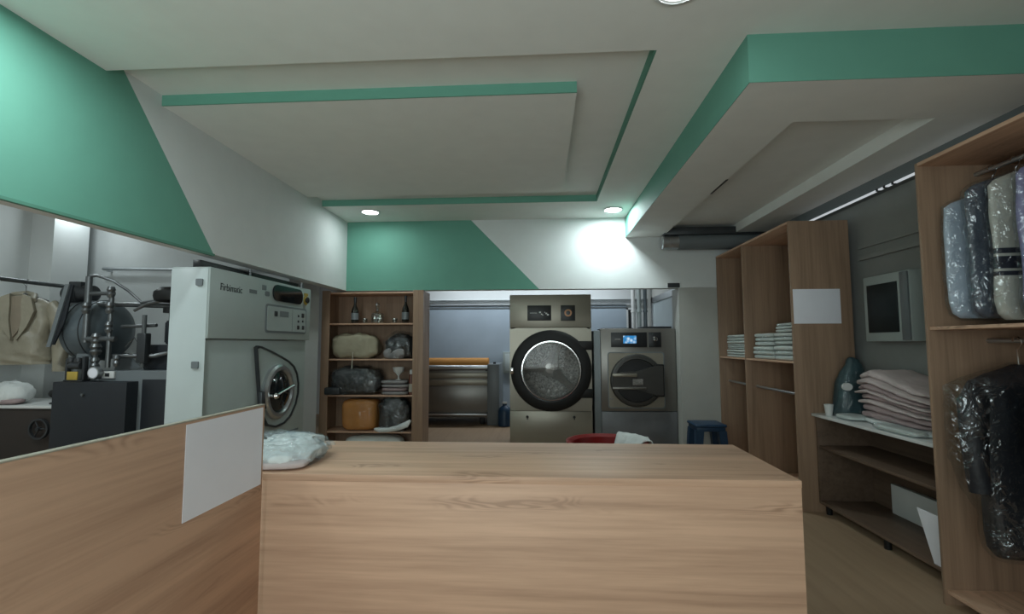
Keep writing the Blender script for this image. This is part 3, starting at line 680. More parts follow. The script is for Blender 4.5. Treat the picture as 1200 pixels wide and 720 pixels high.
t = bagged('garment_bag', 'large black garment bag on the third shelf beside the goblet', 'bag', (-2.36, 6.14, .763+.165), (.30, .16, .165), 'dark_cloth', .763, 'dark_clothes', 'film', 31, .6, .5, .032, .8)
b = MB(); b.box(-2.70, -2.50, 5.93, 6.1, .768, .86, .02); b.build('flap', 'dark_cloth', t, 40)
t0 = None
for i, (z, hx, mt) in enumerate(((.763, .165, 'grey_cloth'), (.808, .155, 'rose_cloth'), (.852, .172, 'grey_cloth'), (.90, .165, 'grey_cloth'))):
    lab = ['bottom', 'second', 'third', 'topmost'][i]+' folded grey garment in the stack under the goblet'
    b = MB(); b.blob((-1.835+random.uniform(-.01, .01), 6.12, z+.0235), (hx, .13, .0225), .5, .45, .006, 12, 40+i, flat=z+.001, wr=.3)
    tag(b.build('folded_garment', mt, None, 60, loc=(-1.835, 6.12, z)), lab, 'folded clothes', 'folded garments under the goblet')
b = MB(); b.lathe([(0, .0), (.035, .0), (.036, .006), (.012, .016), (.009, .05), (.03, .08), (.062, .11), (.074, .16), (.07, .16), (.058, .115), (.02, .085), (0, .08)], (-1.79, 6.05, .947), 'z', 24)
tag(b.build('goblet', 'white_plastic', loc=(-1.79, 6.05, .947)), 'white goblet shaped cup on top of the folded grey garments', 'cup')
t = thing('spray_bottle', (-1.63, 6.06, .763), 'slim red brown bottle with a pale cap on the third shelf', 'bottle')
b = MB(); b.lathe([(0, .763), (.03, .763), (.031, .77), (.031, 1.0), (.026, 1.02), (0, 1.02)], (-1.63, 6.06, 0), 'z', 18); b.build('body', 'red_brown', t)
b = MB(); b.lathe([(.0315, .80), (.0315, .90)], (-1.63, 6.06, 0), 'z', 18); b.f = b.f[:-2]; b.m = b.m[:-2]; b.build('bottle_label', 'label', t)
b = MB(); b.lathe([(.02, 1.02), (.022, 1.04), (.018, 1.075), (0, 1.08)], (-1.63, 6.06, 0), 'z', 18); b.build('cap', 'white_plastic', t)
t = thing('orange_blanket', (-2.29, 6.15, .316), 'rolled orange blanket on the lower shelf', 'blanket')
b = MB(); b.blob((-2.29, 6.14, .316+.195), (.225, .15, .192), .35, .5, .012, 6, 51, flat=.318, wr=.3); b.build('blanket', 'orange_l', t, 60)
b = MB(); b.blob((-2.29, 6.14, .316+.196), (.231, .156, .197), .35, .5, .014, 6, 51, flat=.3165, wr=.3); b.build('plastic_cover', 'film_t', t, 60)
t = bagged('clothes_bag', 'clear bag with a black garment and crumpled white rim on the lower shelf', 'bag', (-1.845, 6.1, .316+.2), (.185, .13, .19), 'dark_cloth', .316, 'black_garment', 'film', 61, .5, .55, .03, .8)
b = MB(); b.tube([(-2.06, 5.985, .345), (-2.0, 5.975, .335), (-1.88, 5.972, .34), (-1.76, 5.975, .375), (-1.66, 5.98, .41), (-1.615, 5.99, .46)], [.02, .028, .03, .036, .038, .018], 12)
b.v = [tuple(Vector(v)+Vector((0, nz(v, 22, 1)*.012, nz(v, 22, 3)*.018))) for v in b.v]; b.build('crumpled_rim', 'white_cloth', t, 60)
t = bagged('linen_bag', 'flat pale bag on the bottom shelf, just above the counter edge', 'bag', (-2.1, 6.14, .08+.085), (.36, .15, .085), 'linen', .08, 'linen', None, 71, .6, .5, .015)

# ------------------------------------------------------------------ flatwork ironer and back-room bits
t = thing('flatwork_ironer', (-1.8, 8.8, 0), 'long grey flatwork ironer with orange roller cloth in the back room', 'ironing machine')
ix0, ix1 = -3.0, -.927
MB().box(ix0, ix1, 8.48, 9.2, .12, .95, .006).build('body', 'steel_d', t)
MB().box(ix1, -.719, 8.4, 9.25, .0, 1.045, .01).build('end_housing', 'mach_dgrey', t); MB().box(ix0-.2, ix0, 8.4, 9.25, .0, 1.045, .01).build('end_housing', 'mach_dgrey', t)
b = MB(); b.cyl((ix0, 8.62, 1.045), (ix1+.004, 8.62, 1.045), .105, 28); b.build('roller', 'orange', t)
b = MB(); b.cyl((ix0, 8.43, .985), (ix1, 8.43, .985), .042, 20); b.build('feed_roller', 'alu', t)
b = MB(); b.box(ix0, ix1, 8.40, 8.44, .80, .90, .008); b.box(ix0, ix1, 8.42, 8.48, .68, .78, .006); b.build('feed_table', 'steel', t)
MB().box(ix0, ix1, 8.44, 8.48, .20, .66, .004).build('front_panel', 'steel_d', t)
MB().box(ix0, ix1, 8.36, 8.46, .17, .20, .005).build('foot_bar', 'alu', t)
for x in (ix0+.1, ix1-.1): MB().box(x-.04, x+.04, 8.5, 8.58, 0, .125, .004).build('foot', 'rubber', t)
MB().box(ix1-.03, ix1+.01, 8.395, 8.41, .93, .975, .003).cyl((-.82, 8.6, 1.04), (-.82, 8.6, 1.075), .025, 12).build('switch', 'black', t)
t = thing('water_jug', (-.62, 8.35, 0), 'blue plastic water jug between the ironer and the dryer', 'jug')
b = MB(); b.lathe([(0, 0), (.10, 0), (.115, .02), (.115, .26), (.09, .31), (.035, .35), (.035, .385), (0, .385)], (-.62, 8.35, 0), 'z', 24); b.build('body', 'blue_plastic', t)
b = MB(); b.lathe([(.04, .38), (.042, .41), (0, .412)], (-.62, 8.35, 0), 'z', 20); b.build('cap', 'white_plastic', t)
t = thing('wall_box', (-.6, 9.5, .9), 'pale grey electrical box on the back wall left of dryer', 'electrical box')
MB().box(-.74, -.45, 9.5, 9.57, .83, 1.24, .008).build('case', 'mach_grey', t); MB().box(-.70, -.49, 9.495, 9.501, .87, 1.2, .003).build('cover', 'mach_white', t)
for i, (x, r, mt, lab) in enumerate(((1.745, .038, 'white_plastic', 'white vertical pipe at the left, behind the washer'), (1.85, .04, 'mach_grey', 'grey vertical pipe in the middle, behind the washer'), (1.965, .034, 'tank', 'dark vertical pipe at the right, behind the washer'))):
    b = MB(); b.cyl((x, 9.2, 0), (x, 9.2, ZC), r, 16); b.lathe([(r, 1.98), (r+.012, 1.982), (r+.012, 2.018), (r, 2.02)], (x, 9.2, 0), 'z', 16, closed=True)
    tag(b.build('vertical_pipe', mt, None, 40, loc=(x, 9.2, 0)), lab, 'pipe', 'pipes in the back room corner')

# ------------------------------------------------------------------ tumble dryer
t = thing('tumble_dryer', (.125, 6.7, 0), 'tall steel industrial tumble dryer with big round black door', 'tumble dryer')
dx0, dx1, dy0, dy1, dz = -.394, .644, 6.2, 7.3, 2.026
DC, DR = (.129, 1.06), .40
b = MB(); nC = 64; ph = PI/nC
ring_prism(b, square_as(DC[0], DC[1], dx0, dx1, .555, 1.60, nC, R(45)), circle(DC[0], DC[1], DR, nC, R(45)), 'y', dy0, dy0+.02)
b.build('front_panel', 'steel', t, 20)
MB().box(dx0, dx0+.02, dy0+.02, dy1, .02, dz, .003).box(dx1-.02, dx1, dy0+.02, dy1, .02, dz, .003).box(dx0, dx1, dy0+.02, dy1, dz-.02, dz, .003).box(dx0, dx1, dy1-.02, dy1, .02, dz, .003).build('cabinet', 'steel', t)
MB().box(dx0, dx1, dy0-.004, dy0+.02, 1.605, dz, .004).build('upper_panel', 'steel', t)
MB().box(dx0, dx1, dy0, dy0+.02, .06, .55, .004).build('lower_panel', 'steel', t)
for x in (-.174, .416):
    b = MB(); b.lathe([(0, -.012), (.016, -.012), (.018, 0)], (x, dy0, .478), 'y', 14); b.box(x-.006, x+.006, dy0-.014, dy0-.008, .445, .478); b.build('lock', 'black', t)
MB().box(dx0+.03, dx1-.03, dy0+.05, dy1-.05, 0, .06).build('plinth', 'rubber', t)
k = MB().box(-.167, .137, dy0-.012, dy0-.003, 1.693, 1.889, .003).build('control_panel', 'black', t)
b = MB(); b.box(-.135, -.045, dy0-.0135, dy0-.0115, 1.788, 1.794)
for x, z, s in ((-.005, 1.80, .012), (.015, 1.775, .008), (.03, 1.765, .006), (.055, 1.80, .006), (.075, 1.785, .011), (.095, 1.768, .012)): b.box(x-s, x+s, dy0-.0135, dy0-.0115, z-s*.8, z+s*.8)
b.build('display_marks', 'white_plastic', k)
k = MB().box(.259, .441, dy0-.012, dy0-.003, 1.691, 1.889, .003).build('stop_panel', 'black', t)
b = MB(); b.lathe([(.028, -.022), (.045, -.02), (.048, -.012), (.03, -.01)], (.352, dy0, 1.79), 'y', 24, closed=True); b.build('stop_ring', 'amber', k)
b = MB(); b.lathe([(.0, -.024), (.026, -.022), (.028, -.01)], (.352, dy0, 1.79), 'y', 20); b.build('stop_button', 'dark_metal', k)
b = MB(); b.lathe([(.365, .0), (.365, -.05), (.39, -.07), (.47, -.072), (.505, -.055), (.512, -.02), (.505, -.004), (.365, -.004)], (DC[0], dy0, DC[1]), 'y', 64, closed=True); d = b.build('door', 'rubber', t)
b = MB(); b.lathe([(.366, -.045), (.3, -.05), (0, -.052)], (DC[0], dy0, DC[1]), 'y', 48); b.build('door_glass', 'smoke_glass', d)
for z in (1.376, .777): MB().box(.47, .648, dy0-.062, dy0-.004, z-.055, z+.055, .006).build('hinge', 'rubber', t)
b = MB(); b.lathe([(.352, -.03), (.362, -.062), (.374, -.062), (.37, -.03)], (DC[0], dy0, DC[1]), 'y', 56, closed=True); b.build('glass_rim', 'chrome', d)
b = MB(); b.box(-.385, -.34, dy0-.085, dy0-.06, 1.02, 1.10, .008); b.build('latch', 'chrome', d)
b = MB(); b.lathe([(.40, .02), (.43, .03), (.43, .70), (.40, .72), (0, .72)], (DC[0], dy0, DC[1]), 'y', 48); b.f.pop(); b.m.pop(); d2 = b.build('drum', 'drum', t)
b = MB(); cy = dy0+.56
for a, w in ((70, .10), (182, .07), (318, .09)):
    ca, sa = math.cos(R(a)), math.sin(R(a)); px_, pz_ = -sa, ca
    pts = []
    for r, hw, yy in ((.05, .085, cy), (.16, w*.7, cy-.03), (.28, w*.45, cy-.08), (.40, w*.55, cy-.2)):
        pts.append([(DC[0]+ca*r+px_*hw, yy+.06, DC[1]+sa*r+pz_*hw), (DC[0]+ca*r, yy-.02, DC[1]+sa*r), (DC[0]+ca*r-px_*hw, yy+.06, DC[1]+sa*r-pz_*hw), (DC[0]+ca*r, yy+.12, DC[1]+sa*r)])
    b.loft(pts)
b.lathe([(0, -.02), (.07, -.01), (.12, .03), (.13, .16)], (DC[0], cy, DC[1]), 'y', 24)
b.build('lifter', 'lifter', d2, 25)
b = MB()
for i in range(9):
    a = R(200+i*17); b.lathe([(.0, -.012), (.035, 0), (.03, .03)], (DC[0]+.34*math.cos(a), dy0+.68, DC[1]+.34*math.sin(a)), 'y', 10)
b.build('drum_boss', 'lifter', d2)

# ------------------------------------------------------------------ washing machine
t = thing('washing_machine', (1.21, 6.7, 0), 'grey steel industrial washing machine with blue lit screen', 'washing machine')
wx0, wx1, wy, wz = .757, 1.693, 6.2, 1.588
MB().box(.675, 1.715, wy+.03, 7.25, .04, 1.565, .008).build('cabinet', 'mach_dgrey', t)
MB().box(wx0, wx1, wy, wy+.06, .555, wz, .012).build('front_panel', 'steel_d', t)
MB().box(wx0, wx1, wy, wy+.06, .06, .55, .01).build('kick_panel', 'kick', t)
MB().box(.72, 1.7, wy+.08, 7.2, 0, .05).build('plinth', 'rubber', t)
k = MB().box(.888, 1.336, wy-.006, wy+.004, 1.353, 1.54, .003).build('control_panel', 'black', t)
MB().box(1.04, 1.205, wy-.008, wy-.004, 1.40, 1.497, .002).build('screen', 'screen', k)
MB().box(.935, 1.005, wy-.0075, wy-.0055, 1.447, 1.459).build('panel_mark', 'plate', k)
k = MB().box(1.358, 1.512, wy-.006, wy+.004, 1.353, 1.54, .003).build('stop_panel', 'black', t)
b = MB(); b.lathe([(0, -.03), (.026, -.028), (.034, -.018), (.036, -.004)], (1.437, wy, 1.452), 'y', 24); b.build('stop_knob', 'chrome', k)
b = MB(); b.lathe([(0, -.032), (.012, -.031), (.013, -.025)], (1.442, wy, 1.45), 'y', 14); b.build('knob_cap', 'dark_metal', k)
b = MB(); ring_prism(b, rrect(.84, 1.545, .59, 1.292, .035), rrect(.852, 1.533, .602, 1.28, .03), 'y', wy-.005, wy+.004); b.build('door_frame_rim', 'mach_dgrey', t)
b = MB(); b.prism(rrect(.852, 1.533, .602, 1.28, .03), 'y', wy-.003, wy+.003); b.build('door_plate', 'steel', t)
WC = (1.197, .937)
b = MB(); b.lathe([(.325, 0), (.33, -.02), (.318, -.045), (.30, -.05)], (WC[0], wy-.002, WC[1]), 'y', 56); b.f = b.f[:-2]; b.m = b.m[:-2]
b.lathe([(.30, -.05), (.27, -.052), (.262, -.03)], (WC[0], wy-.002, WC[1]), 'y', 56); b.f = b.f[:-2]; b.m = b.m[:-2]; d = b.build('door', 'washer_dark', t)
b = MB(); b.lathe([(.272, -.03), (.18, -.028), (0, -.028)], (WC[0], wy-.002, WC[1]), 'y', 48); b.build('door_glass', 'black', d)
def band(x0, z0, z1): return [(x0, z0), (x0, z1), (1.44, z1), (1.44, z0)]
b = MB(); b.prism([(.895, .86), (.89, 1.01), (1.02, 1.045), (1.18, 1.05), (1.42, 1.12), (1.51, 1.12), (1.51, .76), (1.42, .76), (1.18, .83), (1.02, .83)], 'y', wy-.075, wy-.03); b.build('door_bar', 'washer_dark', d)
MB().box(.885, 1.19, wy-.10, wy-.07, .985, 1.028, .01).build('handle', 'steel', d)
MB().box(.885, 1.3, wy-.092, wy-.07, .83, .86, .008).build('lower_handle', 'steel_d', d)
MB().box(1.40, 1.525, wy-.07, wy-.003, .74, 1.14, .01).build('hinge_block', 'rubber', d)
MB().box(1.135, 1.262, wy-.081, wy-.074, .885, .958, .003).build('badge', 'plate', d)
MB().box(.86, .90, wy-.008, wy-.002, .70, .715).build('door_mark', 'plate', t)
b = MB(); b.box(.80, 1.2, 6.35, 6.9, 1.565, 1.60, .006); b.box(1.3, 1.66, 6.25, 6.6, 1.565, 1.615, .006); b.build('top_cover', 'navy', t)

# ------------------------------------------------------------------ tub and stool behind the counter
t = thing('laundry_tub', (.57, 4.35, 0), 'red plastic laundry tub standing behind the counter', 'tub')
R0 = .335
b = MB(); b.lathe([(0, .0), (.27, .0), (.29, .02), (R0-.03, .50), (R0, .535), (R0+.015, .545), (R0+.018, .535), (R0+.02, .55), (R0-.005, .555), (R0-.035, .53), (.27, .04), (0, .03)], (.57, 4.35, 0), 'z', 44); b.build('body', 'red_plastic', t)
t = thing('white_towel', (.78, 4.45, .5), 'white towel draped over the rim of the red tub', 'towel')
b = MB(); rows = []
for i in range(15):
    u = i/14; row = []
    for j in range(13):
        v = j/12; a = R(-15+v*80)
        if u < .45: r = R0-.12+.10*(u/.45); z = .45+.105*(u/.45)
        elif u < .6: r = R0-.02+.065*((u-.45)/.15); z = .557
        else: r = R0+.045-.02*(u-.6); z = .557-(u-.6)*.45
        q = .008*math.sin(v*19+u*3)+.006*nz((u*3, v*5, 0), 2, 4)
        row.append(((r+q)*math.cos(a)+.57, (r+q)*math.sin(a)+4.35, z+.004+abs(q)*.6))
    rows.append(row)
vs = [p for r in rows for p in r]; n = 13; fs = [(i*n+j, i*n+j+1, (i+1)*n+j+1, (i+1)*n+j) for i in range(14) for j in range(12)]
b.add(vs, fs); o = b.build('towel', 'white_cloth', t, 60); md = o.modifiers.new('thick', 'SOLIDIFY'); md.thickness = .008; md.offset = 1
t = thing('plastic_stool', (1.86, 5.66, 0), 'blue plastic stool standing by the wardrobe', 'stool')
b = MB(); b.box(1.69, 2.03, 5.49, 5.83, .475, .51, .016, seg=3); b.box(1.705, 2.015, 5.505, 5.815, .43, .478, .008); b.build('seat', 'blue_plastic', t)
for sx in (-1, 1):
    for sy in (-1, 1):
        b = MB(); c0 = Vector((1.86+sx*.12, 5.66+sy*.12, .44)); c1 = Vector((1.86+sx*.16, 5.66+sy*.16, 0))
        rings = []
        for c, w_ in ((c0, .042), (c1, .03)):
            rings.append([c+Vector((dx*w_, dy*w_, 0)) for dx, dy in ((-1, -1), (1, -1), (1, 1), (-1, 1))])
        b.loft(rings); b.build('leg', 'blue_plastic', t)
MB().box(1.72, 2.0, 5.50, 5.515, .20, .235, .004).build('stretcher', 'blue_plastic', t)

# ------------------------------------------------------------------ wardrobe on the right
t = thing('wardrobe', (2.4, 5.15, 0), 'tall open oak wardrobe along the right wall with white linen', 'wardrobe')
X0, X1 = 2.155, 2.655; ztop = 2.46
MB().box(X0, X1, 4.278, 4.298, 0, ztop, .001).build('side_panel', 'wood_z', t)
MB().box(X0, X1, 5.26, 5.28, .06, ztop-.02, .001).build('divider', 'wood_z', t)
MB().box(X0, X1, 6.005, 6.025, 0, ztop, .001).build('side_panel', 'wood_z', t)
MB().box(X0, X1, 4.298, 6.005, ztop-.02, ztop, .001).build('top_panel', 'wood_y', t)
MB().box(X1-.012, X1, 4.298, 6.005, .06, ztop-.02).build('back_panel', 'wood_z', t)
MB().box(X0, X1-.012, 4.298, 6.005, .04, .06, .001).build('bottom_panel', 'wood_y', t)
for y0, y1 in ((4.298, 5.26), (5.28, 6.005)):
    MB().box(X0+.005, X1-.012, y0, y1, 1.225, 1.243, .001).build('shelf', 'wood_y', t)
    MB().cyl((X0+.105, y0, .95), (X0+.105, y1, .95), .013, 12).build('hanging_rod', 'alu', t)
def linen(x, y, z, h, wx, wy, label, seed):
    t = thing('linen_pack', (x, y, z), label, 'folded linen', 'folded linen packs in the wardrobe')
    nl = 3
    b = MB()
    for i in range(nl):
        hh = h/nl; b.blob((x+random.uniform(-.006, .006), y, z+hh*(i+.5)), (wx, wy, hh*.52), .4, .35, .006, 9, seed+i, n=36, m=12, flat=z+.001)
    b.build('folded_linen', 'linen', t, 60)
    b = MB(); b.blob((x, y, z+h/2), (wx+.006, wy+.006, h*.52), .3, .35, .006, 9, seed, n=36, m=14, flat=z+.0005); b.build('plastic_wrap', 'film_t', t, 60)
S = 1.243
linen(2.38, 5.62, S, .085, .2, .29, 'lowest folded white linen pack at the back of the wardrobe', 3)
linen(2.38, 5.63, S+.09, .06, .19, .28, 'middle folded white linen pack at the back of the wardrobe', 13)
linen(2.38, 5.62, S+.152, .10, .195, .285, 'uppermost folded white linen pack at the back of the wardrobe', 23)
linen(2.38, 4.98, S, .125, .2, .2, 'lower white linen pack on the wardrobe shelf behind the tallest stack', 33)
linen(2.38, 4.98, S+.13, .125, .19, .19, 'upper white linen pack on the wardrobe shelf behind the tallest stack', 43)
linen(2.38, 4.54, S, .135, .2, .19, 'lowest white linen pack of the tallest wardrobe stack', 53)
linen(2.38, 4.54, S+.14, .11, .2, .185, 'middle white linen pack of the tallest wardrobe stack', 63)
linen(2.38, 4.53, S+.255, .085, .19, .175, 'uppermost white linen pack of the tallest wardrobe stack', 73)
b = MB(); b.box(2.167, 2.558, 4.274, 4.2775, 1.565, 1.862, .001)
tag(b.build('paper_sheet', 'paper', loc=(2.36, 4.276, 1.565)), 'white paper sheet taped to the wardrobe side', 'paper')
# pipe duct under the soffit
t = thing('ceiling_duct', (2.0, 5.88, 2.6), 'grey round duct with bright metal end under the soffit', 'duct')
b = MB(); b.cyl((1.66, 5.88, 2.615), (XR-.06, 5.88, 2.615), .09, 28); b.build('pipe', 'mach_dgrey', t)
b = MB(); b.lathe([(0, 1.46), (.07, 1.462), (.085, 1.475), (.085, 1.55), (.09, 1.552), (.09, 1.57), (.085, 1.572), (.085, 1.66)], (0, 5.88, 2.615), 'x', 28); b.build('end_cap', 'alu', t)
b = MB(); b.box(1.49, XR-.06, 5.82, 5.94, 2.7, 2.79, .004); b.build('mount', 'dark_metal', t)

# ------------------------------------------------------------------ low cabinet with goods
t = thing('low_cabinet', (2.52, 3.56, 0), 'low dark wood cabinet with white top between wardrobe and tall unit', 'cabinet')
BX = 2.3
MB().box(BX-.03, XR-.005, 2.86, 4.272, .79, .812, .002).build('worktop', 'white_plastic', t)
MB().box(BX, XR-.01, 4.25, 4.268, .08, .79, .001).build('side_panel', 'wood_dark', t); MB().box(BX, XR-.01, 2.862, 2.88, .08, .79, .001).build('side_panel', 'wood_dark', t)
MB().box(XR-.02, XR-.01, 2.88, 4.25, .08, .79).build('back_panel', 'wood_dark', t)
MB().box(BX+.01, XR-.02, 2.88, 4.25, .53, .55, .001).build('shelf', 'wood_dark', t)  # dark wood stands in for the shade inside the cabinet
MB().box(BX, XR-.02, 2.88, 4.25, .08, .10, .001).build('bottom_panel', 'wood_dark', t)  # dark like the shelf, interior shade put into the colour
for y in (2.9, 3.55, 4.22):
    for x in (BX+.05, XR-.08): MB().cyl((x, y, 0), (x, y, .08), .022, 12).build('foot', 'rubber', t)
b = MB(); b.lathe([(0, 0), (.024, 0), (.034, .085), (.036, .085), (.036, .09), (.031, .09), (.022, .006), (0, .006)], (2.335, 4.13, .812), 'z', 20)
tag(b.build('paper_cup', 'white_plastic', loc=(2.335, 4.13, .812)), 'white paper cup on the corner of the low cabinet', 'cup')
t = thing('garment_bag', (2.50, 4.1, .812), 'dark teal garment bag with a white oval tag on the low cabinet', 'bag')
b = MB(); rings = []
for z, hx, hy, ox in ((.815, .12, .085, 0), (.86, .13, .095, 0), (.98, .128, .09, .005), (1.08, .115, .08, .01), (1.16, .09, .06, .015), (1.22, .06, .045, .02), (1.265, .04, .035, .015), (1.285, .015, .015, .01)):
    ring = []
    for k in range(32):
        a = 2*PI*k/32; p = Vector((2.5+ox+math.copysign(abs(math.cos(a))**.7, math.cos(a))*hx, 4.1+math.sin(a)*hy, z)); q = nz(p, 9, 5)*.02+nz(p, 22, 6)*.008
        ring.append(p+Vector((math.cos(a), math.sin(a), 0))*q)
    rings.append(ring)
b.loft(rings); b.build('cloth_body', 'teal_cloth', t, 60)
vs = [[p+(p-Vector((2.5, 4.1, p.z))).normalized()*.008 for p in r] for r in rings]; b = MB(); b.loft(vs); b.build('plastic_cover', 'film_t', t, 60)
b = MB(); b.prism([(2.405+.038*math.cos(2*PI*i/24), 1.055+.03*math.sin(2*PI*i/24)) for i in range(24)], 'y', 3.985, 4.004); b.build('oval_tag', 'white_plastic', t)
# stack of folded clothes
zz = .812
names_ = ['lowest', 'second lowest', 'third lowest', 'fourth lowest', 'middle', 'fourth topmost', 'third topmost', 'second topmost', 'topmost']
for i, (h, mt, dy, w_) in enumerate(((.045, 'white_cloth', -.05, .38), (.05, 'rose_cloth', .03, .33), (.055, 'rose_cloth', .02, .36), (.035, 'pink_cloth', .05, .35), (.045, 'rose_cloth', .03, .33), (.03, 'pink_cloth', .06, .36), (.04, 'rose_cloth', .05, .32), (.045, 'pink_cloth', .04, .36), (.055, 'pink_cloth', .05, .34))):
    lab = names_[i]+{'white_cloth': ' white', 'rose_cloth': ' dusty rose', 'pink_cloth': ' pale pink'}[mt]+' folded garment in the clothes stack on the low cabinet'
    b = MB(); c = (2.545+random.uniform(-.03, .02), 3.50+dy, zz+h/2); b.blob(c, (.16, w_, h*.56), .6, .5, .022, 9, 80+i, n=80, m=18, flat=zz-.006, wr=.6)
    sag = lambda v: .812+(v[2]-.812)*(1-.42*max(0, min(1, (3.70-v[1])/.6))**1.1-.12*max(0, (v[1]-3.72)/.2))
    b.v = [(v[0], v[1], max(sag(v), .8125)) for v in b.v]
    tag(b.build('folded_garment', mt, None, 60, loc=(c[0], c[1], zz)), lab, 'folded clothes', 'folded clothes stacked on the low cabinet')
    zz += h*.97
for i, (x, y, z, rx, ry, lab) in enumerate(((2.40, 3.92, .812, .09, .12, 'flat plastic packet of white cloth beside the teal bag'), (2.335, 3.36, .812, .055, .2, 'flat plastic packet of white cloth before the clothes stack'))):
    t = thing('cloth_packet', (x, y, z), lab, 'packet')
    b = MB(); b.blob((x, y, z+.02), (rx, ry, .018), .6, .5, .008, 10, 95+i, flat=z+.002, wr=.5); b.build('white_cloth', 'linen', t, 60)
    b = MB(); b.blob((x, y, z+.022), (rx+.01, ry+.01, .022), .6, .5, .012, 10, 95+i, flat=z+.0008, wr=.7); b.build('plastic_cover', 'film', t, 60)
b = MB(); b.box(2.68, 2.72, 3.1, 3.98, .10, .32, .004)
tag(b.build('white_box', 'white_plastic', loc=(2.7, 3.54, .1)), 'flat white carton standing at the back of the low cabinet', 'box')
b = MB(); pm = Matrix.Translation((2.31, 3.0, .102)) @ Matrix.Rotation(R(-14), 4, 'Y')
b.box(-.002, .002, -.12, .10, 0, .33, xf=pm @ Matrix.Rotation(R(8), 4, 'X') if False else pm)
tag(b.build('paper_bag', 'paper', loc=(2.31, 3.0, .102)), 'white folder leaning inside the low cabinet near the tall unit', 'folder')
# meter cabinet on the wall
t = thing('wall_cabinet', (XR, 3.86, 1.44), 'small grey wall cabinet with a dark glass front above clothes stack', 'wall cabinet')
MB().box(XR-.10, XR, 3.62, 4.12, 1.41, 1.93, .008).build('case', 'mach_grey', t)
MB().box(XR-.108, XR-.10, 3.74, 4.07, 1.48, 1.86, .003).build('glass_front', 'screen_dark', t)
MB().box(XR-.115, XR-.10, 3.625, 3.70, 1.42, 1.92, .004).build('side_strip', 'mach_dgrey', t)

# ------------------------------------------------------------------ tall open unit with hanging garments
t = thing('garment_unit', (2.45, 2.1, 0), 'tall oak unit with hanging garments at the right edge', 'wardrobe')
UY0, UY1, UZ = 1.2, 2.85, 2.425
MB().box(2.155, XR-.01, 2.83, UY1, 0, UZ, .001).build('side_panel', 'wood_z', t); MB().box(2.155, XR-.01, UY0, UY0+.02, 0, UZ, .001).build('side_panel', 'wood_z', t)
MB().box(2.155, XR-.01, UY0+.02, 2.83, UZ-.02, UZ, .001).build('top_panel', 'wood_y', t)
MB().box(XR-.02, XR-.01, UY0+.02, 2.83, .06, UZ-.02).build('back_panel', 'wood_z', t)
MB().box(2.165, XR-.02, UY0+.02, 2.83, 1.47, 1.488, .001).build('shelf', 'wood_y', t)
MB().box(2.165, XR-.02, UY0+.02, 2.83, .06, .08, .001).build('bottom_panel', 'wood_y', t)
MB().cyl((2.47, UY0+.02, 2.35), (2.47, 2.83, 2.35), .013, 12).build('hanging_rod', 'alu', t)
MB().cyl((2.47, UY0+.02, 1.41), (2.47, 2.83, 1.41), .013, 12).build('hanging_rod', 'alu', t)

def garment(name, label, cat, y, zrod, ztop, zbot, hw, hd, mat, seed, sleeve=.6, cx=2.47, taper=1.0, shrug=.0, cov='film'):
    t = thing(name, (cx, y, ztop), label, cat, None)
    H = ztop-zbot
    def rings(gr, sh):
        out = []
        pf = ((0, .12, .3), (.02, .28, .5), (.05, .60, .75), (.085, .86, .9), (.125, .98, 1), (.3, 1, 1), (.5, .99, 1), (.7, 1*taper, 1.05), (.88, 1*taper, 1.1), (.96, .96*taper, 1), (1, .84*taper, .7))
        fine = []
        for (fa, wa, da), (fb, wb, db) in zip(pf, pf[1:]):
            m_ = max(1, round((fb-fa)/.035))
            fine += [(fa+(fb-fa)*i/m_, wa+(wb-wa)*i/m_, da+(db-da)*i/m_) for i in range(m_)]
        for f, w_, d_ in fine+[pf[-1]]:
            if sh and sleeve and f > .04: w_ *= 1+.34*max(0, min(1, (f-.04)/.08, (sleeve+.12-f)/.12)); d_ *= 1.15
            ring = []
            for k in range(64):
                a = 2*PI*k/64; ca, sa = math.cos(a), math.sin(a)
                p = Vector((cx+math.copysign(abs(ca)**.6, ca)*(hw*w_+gr), y+math.copysign(abs(sa)**.8, sa)*(hd*d_+gr), ztop+gr-(H+2*gr)*f))
                q = nz(p, 5, seed)*.010+nz((p.x*18, p.y*18, p.z*2.5), 1, seed+3)*.011
                if sh: q += (.5-abs(nz(p, 13, seed+7)))*.018
                ring.append(p+Vector((ca*.8, sa, 0))*q*(.3 if f < .05 else 1))
            out.append(ring)
        return out
    b = MB(); b.loft(rings(0, 0)); b.build('cloth_body', mat, t, 60)
    if sleeve:
        for s in (-1, 1):
            b = MB(); x0 = cx+s*hw*.78
            b.tube([(x0, y, ztop-.09*H-.02), (cx+s*(hw*.98), y-.02, ztop-.2*H), (cx+s*(hw*1.04), y-.03, ztop-.4*H), (cx+s*(hw*1.02), y-.035, ztop-H*sleeve*.85), (cx+s*(hw*.98), y-.035, ztop-H*sleeve)], [.05, .065, .06, .052, .05], 14, flat=(1, .8))
            b.v = [tuple(Vector(v)+Vector((nz(v, 12, seed)*.012, nz(v, 12, seed+2)*.012, 0))) for v in b.v]
            b.build('sleeve', mat, t, 60)
    if cov:
        b = MB(); b.loft(rings(.010, 1)); b.build('plastic_cover', cov, t, 60)
    b = MB(); b.tube([(cx, y, ztop-.02), (cx, y, zrod-.045), (cx+.022, y, zrod-.02), (cx+.022, y, zrod+.006), (cx+.006, y, zrod+.019), (cx-.014, y, zrod+.014), (cx-.02, y, zrod-.004)], .0035, 6); b.build('hanger_hook', 'chrome', t)
    return t
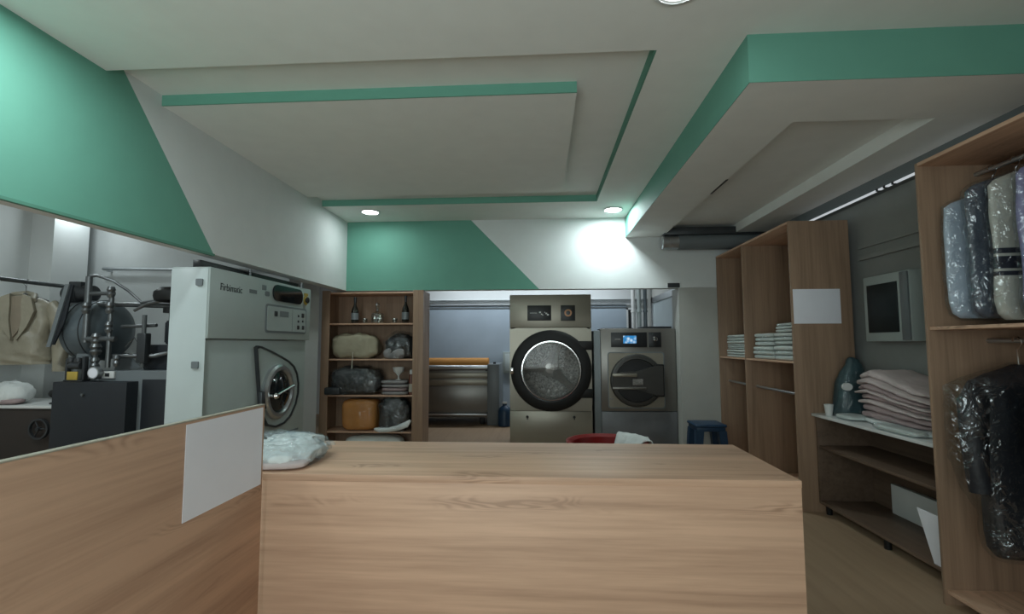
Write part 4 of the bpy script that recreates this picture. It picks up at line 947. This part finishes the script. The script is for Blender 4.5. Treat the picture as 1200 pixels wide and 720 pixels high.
garment('shirt', 'light blue shirt in clear plastic, at the far end of the upper rod', 'shirt', 2.735, 2.35, 2.22, 1.53, .265, .036, 'lblue_cloth', 3, 0)
garment('shirt', 'dark slate shirt in clear plastic between light blue and striped garments', 'shirt', 2.605, 2.35, 2.28, 1.53, .255, .036, 'slate_cloth', 13, 0)
garment('jacket', 'off white jacket with black stripes hanging in clear plastic', 'jacket', 2.475, 2.35, 2.27, 1.51, .262, .038, 'striped', 23, 0)
garment('shirt', 'violet shirt in clear plastic beside the striped jacket', 'shirt', 2.335, 2.35, 2.28, 1.51, .262, .038, 'violet_cloth', 33, 0)
garment('coat', 'long black coat in shiny plastic on the lower rod, in front', 'coat', 2.58, 1.41, 1.29, .36, .255, .07, 'black_cloth', 43, .66, cx=2.385, taper=.80, cov='film')
garment('coat', 'black coat at the right edge, nearest on the lower rod', 'coat', 2.30, 1.41, 1.29, .33, .22, .06, 'black_cloth', 63, .6, cx=2.46, taper=.85, cov='film')

# ------------------------------------------------------------------ camera and view
cam = bpy.data.cameras.new('camera'); co = bpy.data.objects.new('camera', cam); col.objects.link(co)
cam.sensor_width = 36; cam.lens = 36*567.1/1200; cam.clip_start = .05
p, y, r = R(4.3386), R(3.3681), R(-.1355)
cp, sp, cyw, syw = math.cos(p), math.sin(p), math.cos(y), math.sin(y)
F = Vector((-syw*cp, cyw*cp, sp)); Rt = Vector((cyw, syw, 0)); U = Rt.cross(F)
Rt, U = Rt*math.cos(r)+U*math.sin(r), -Rt*math.sin(r)+U*math.cos(r)
mt = Matrix((Rt, U, -F)).transposed().to_4x4(); mt.translation = (0, 0, 1.4)
co.matrix_world = mt; scn.camera = co
scn.view_settings.view_transform = 'Standard'; scn.view_settings.look = 'None'
scn.view_settings.exposure = 0.0; scn.view_settings.gamma = 1; scn.view_settings.use_curve_mapping = False
scn.cycles.use_denoising = True
scn.cycles.max_bounces = 10; scn.cycles.diffuse_bounces = 5; scn.cycles.transparent_max_bounces = 24
scn.cycles.sample_clamp_indirect = 6
for o in bpy.data.objects:
    if '_b' in o: del o['_b']
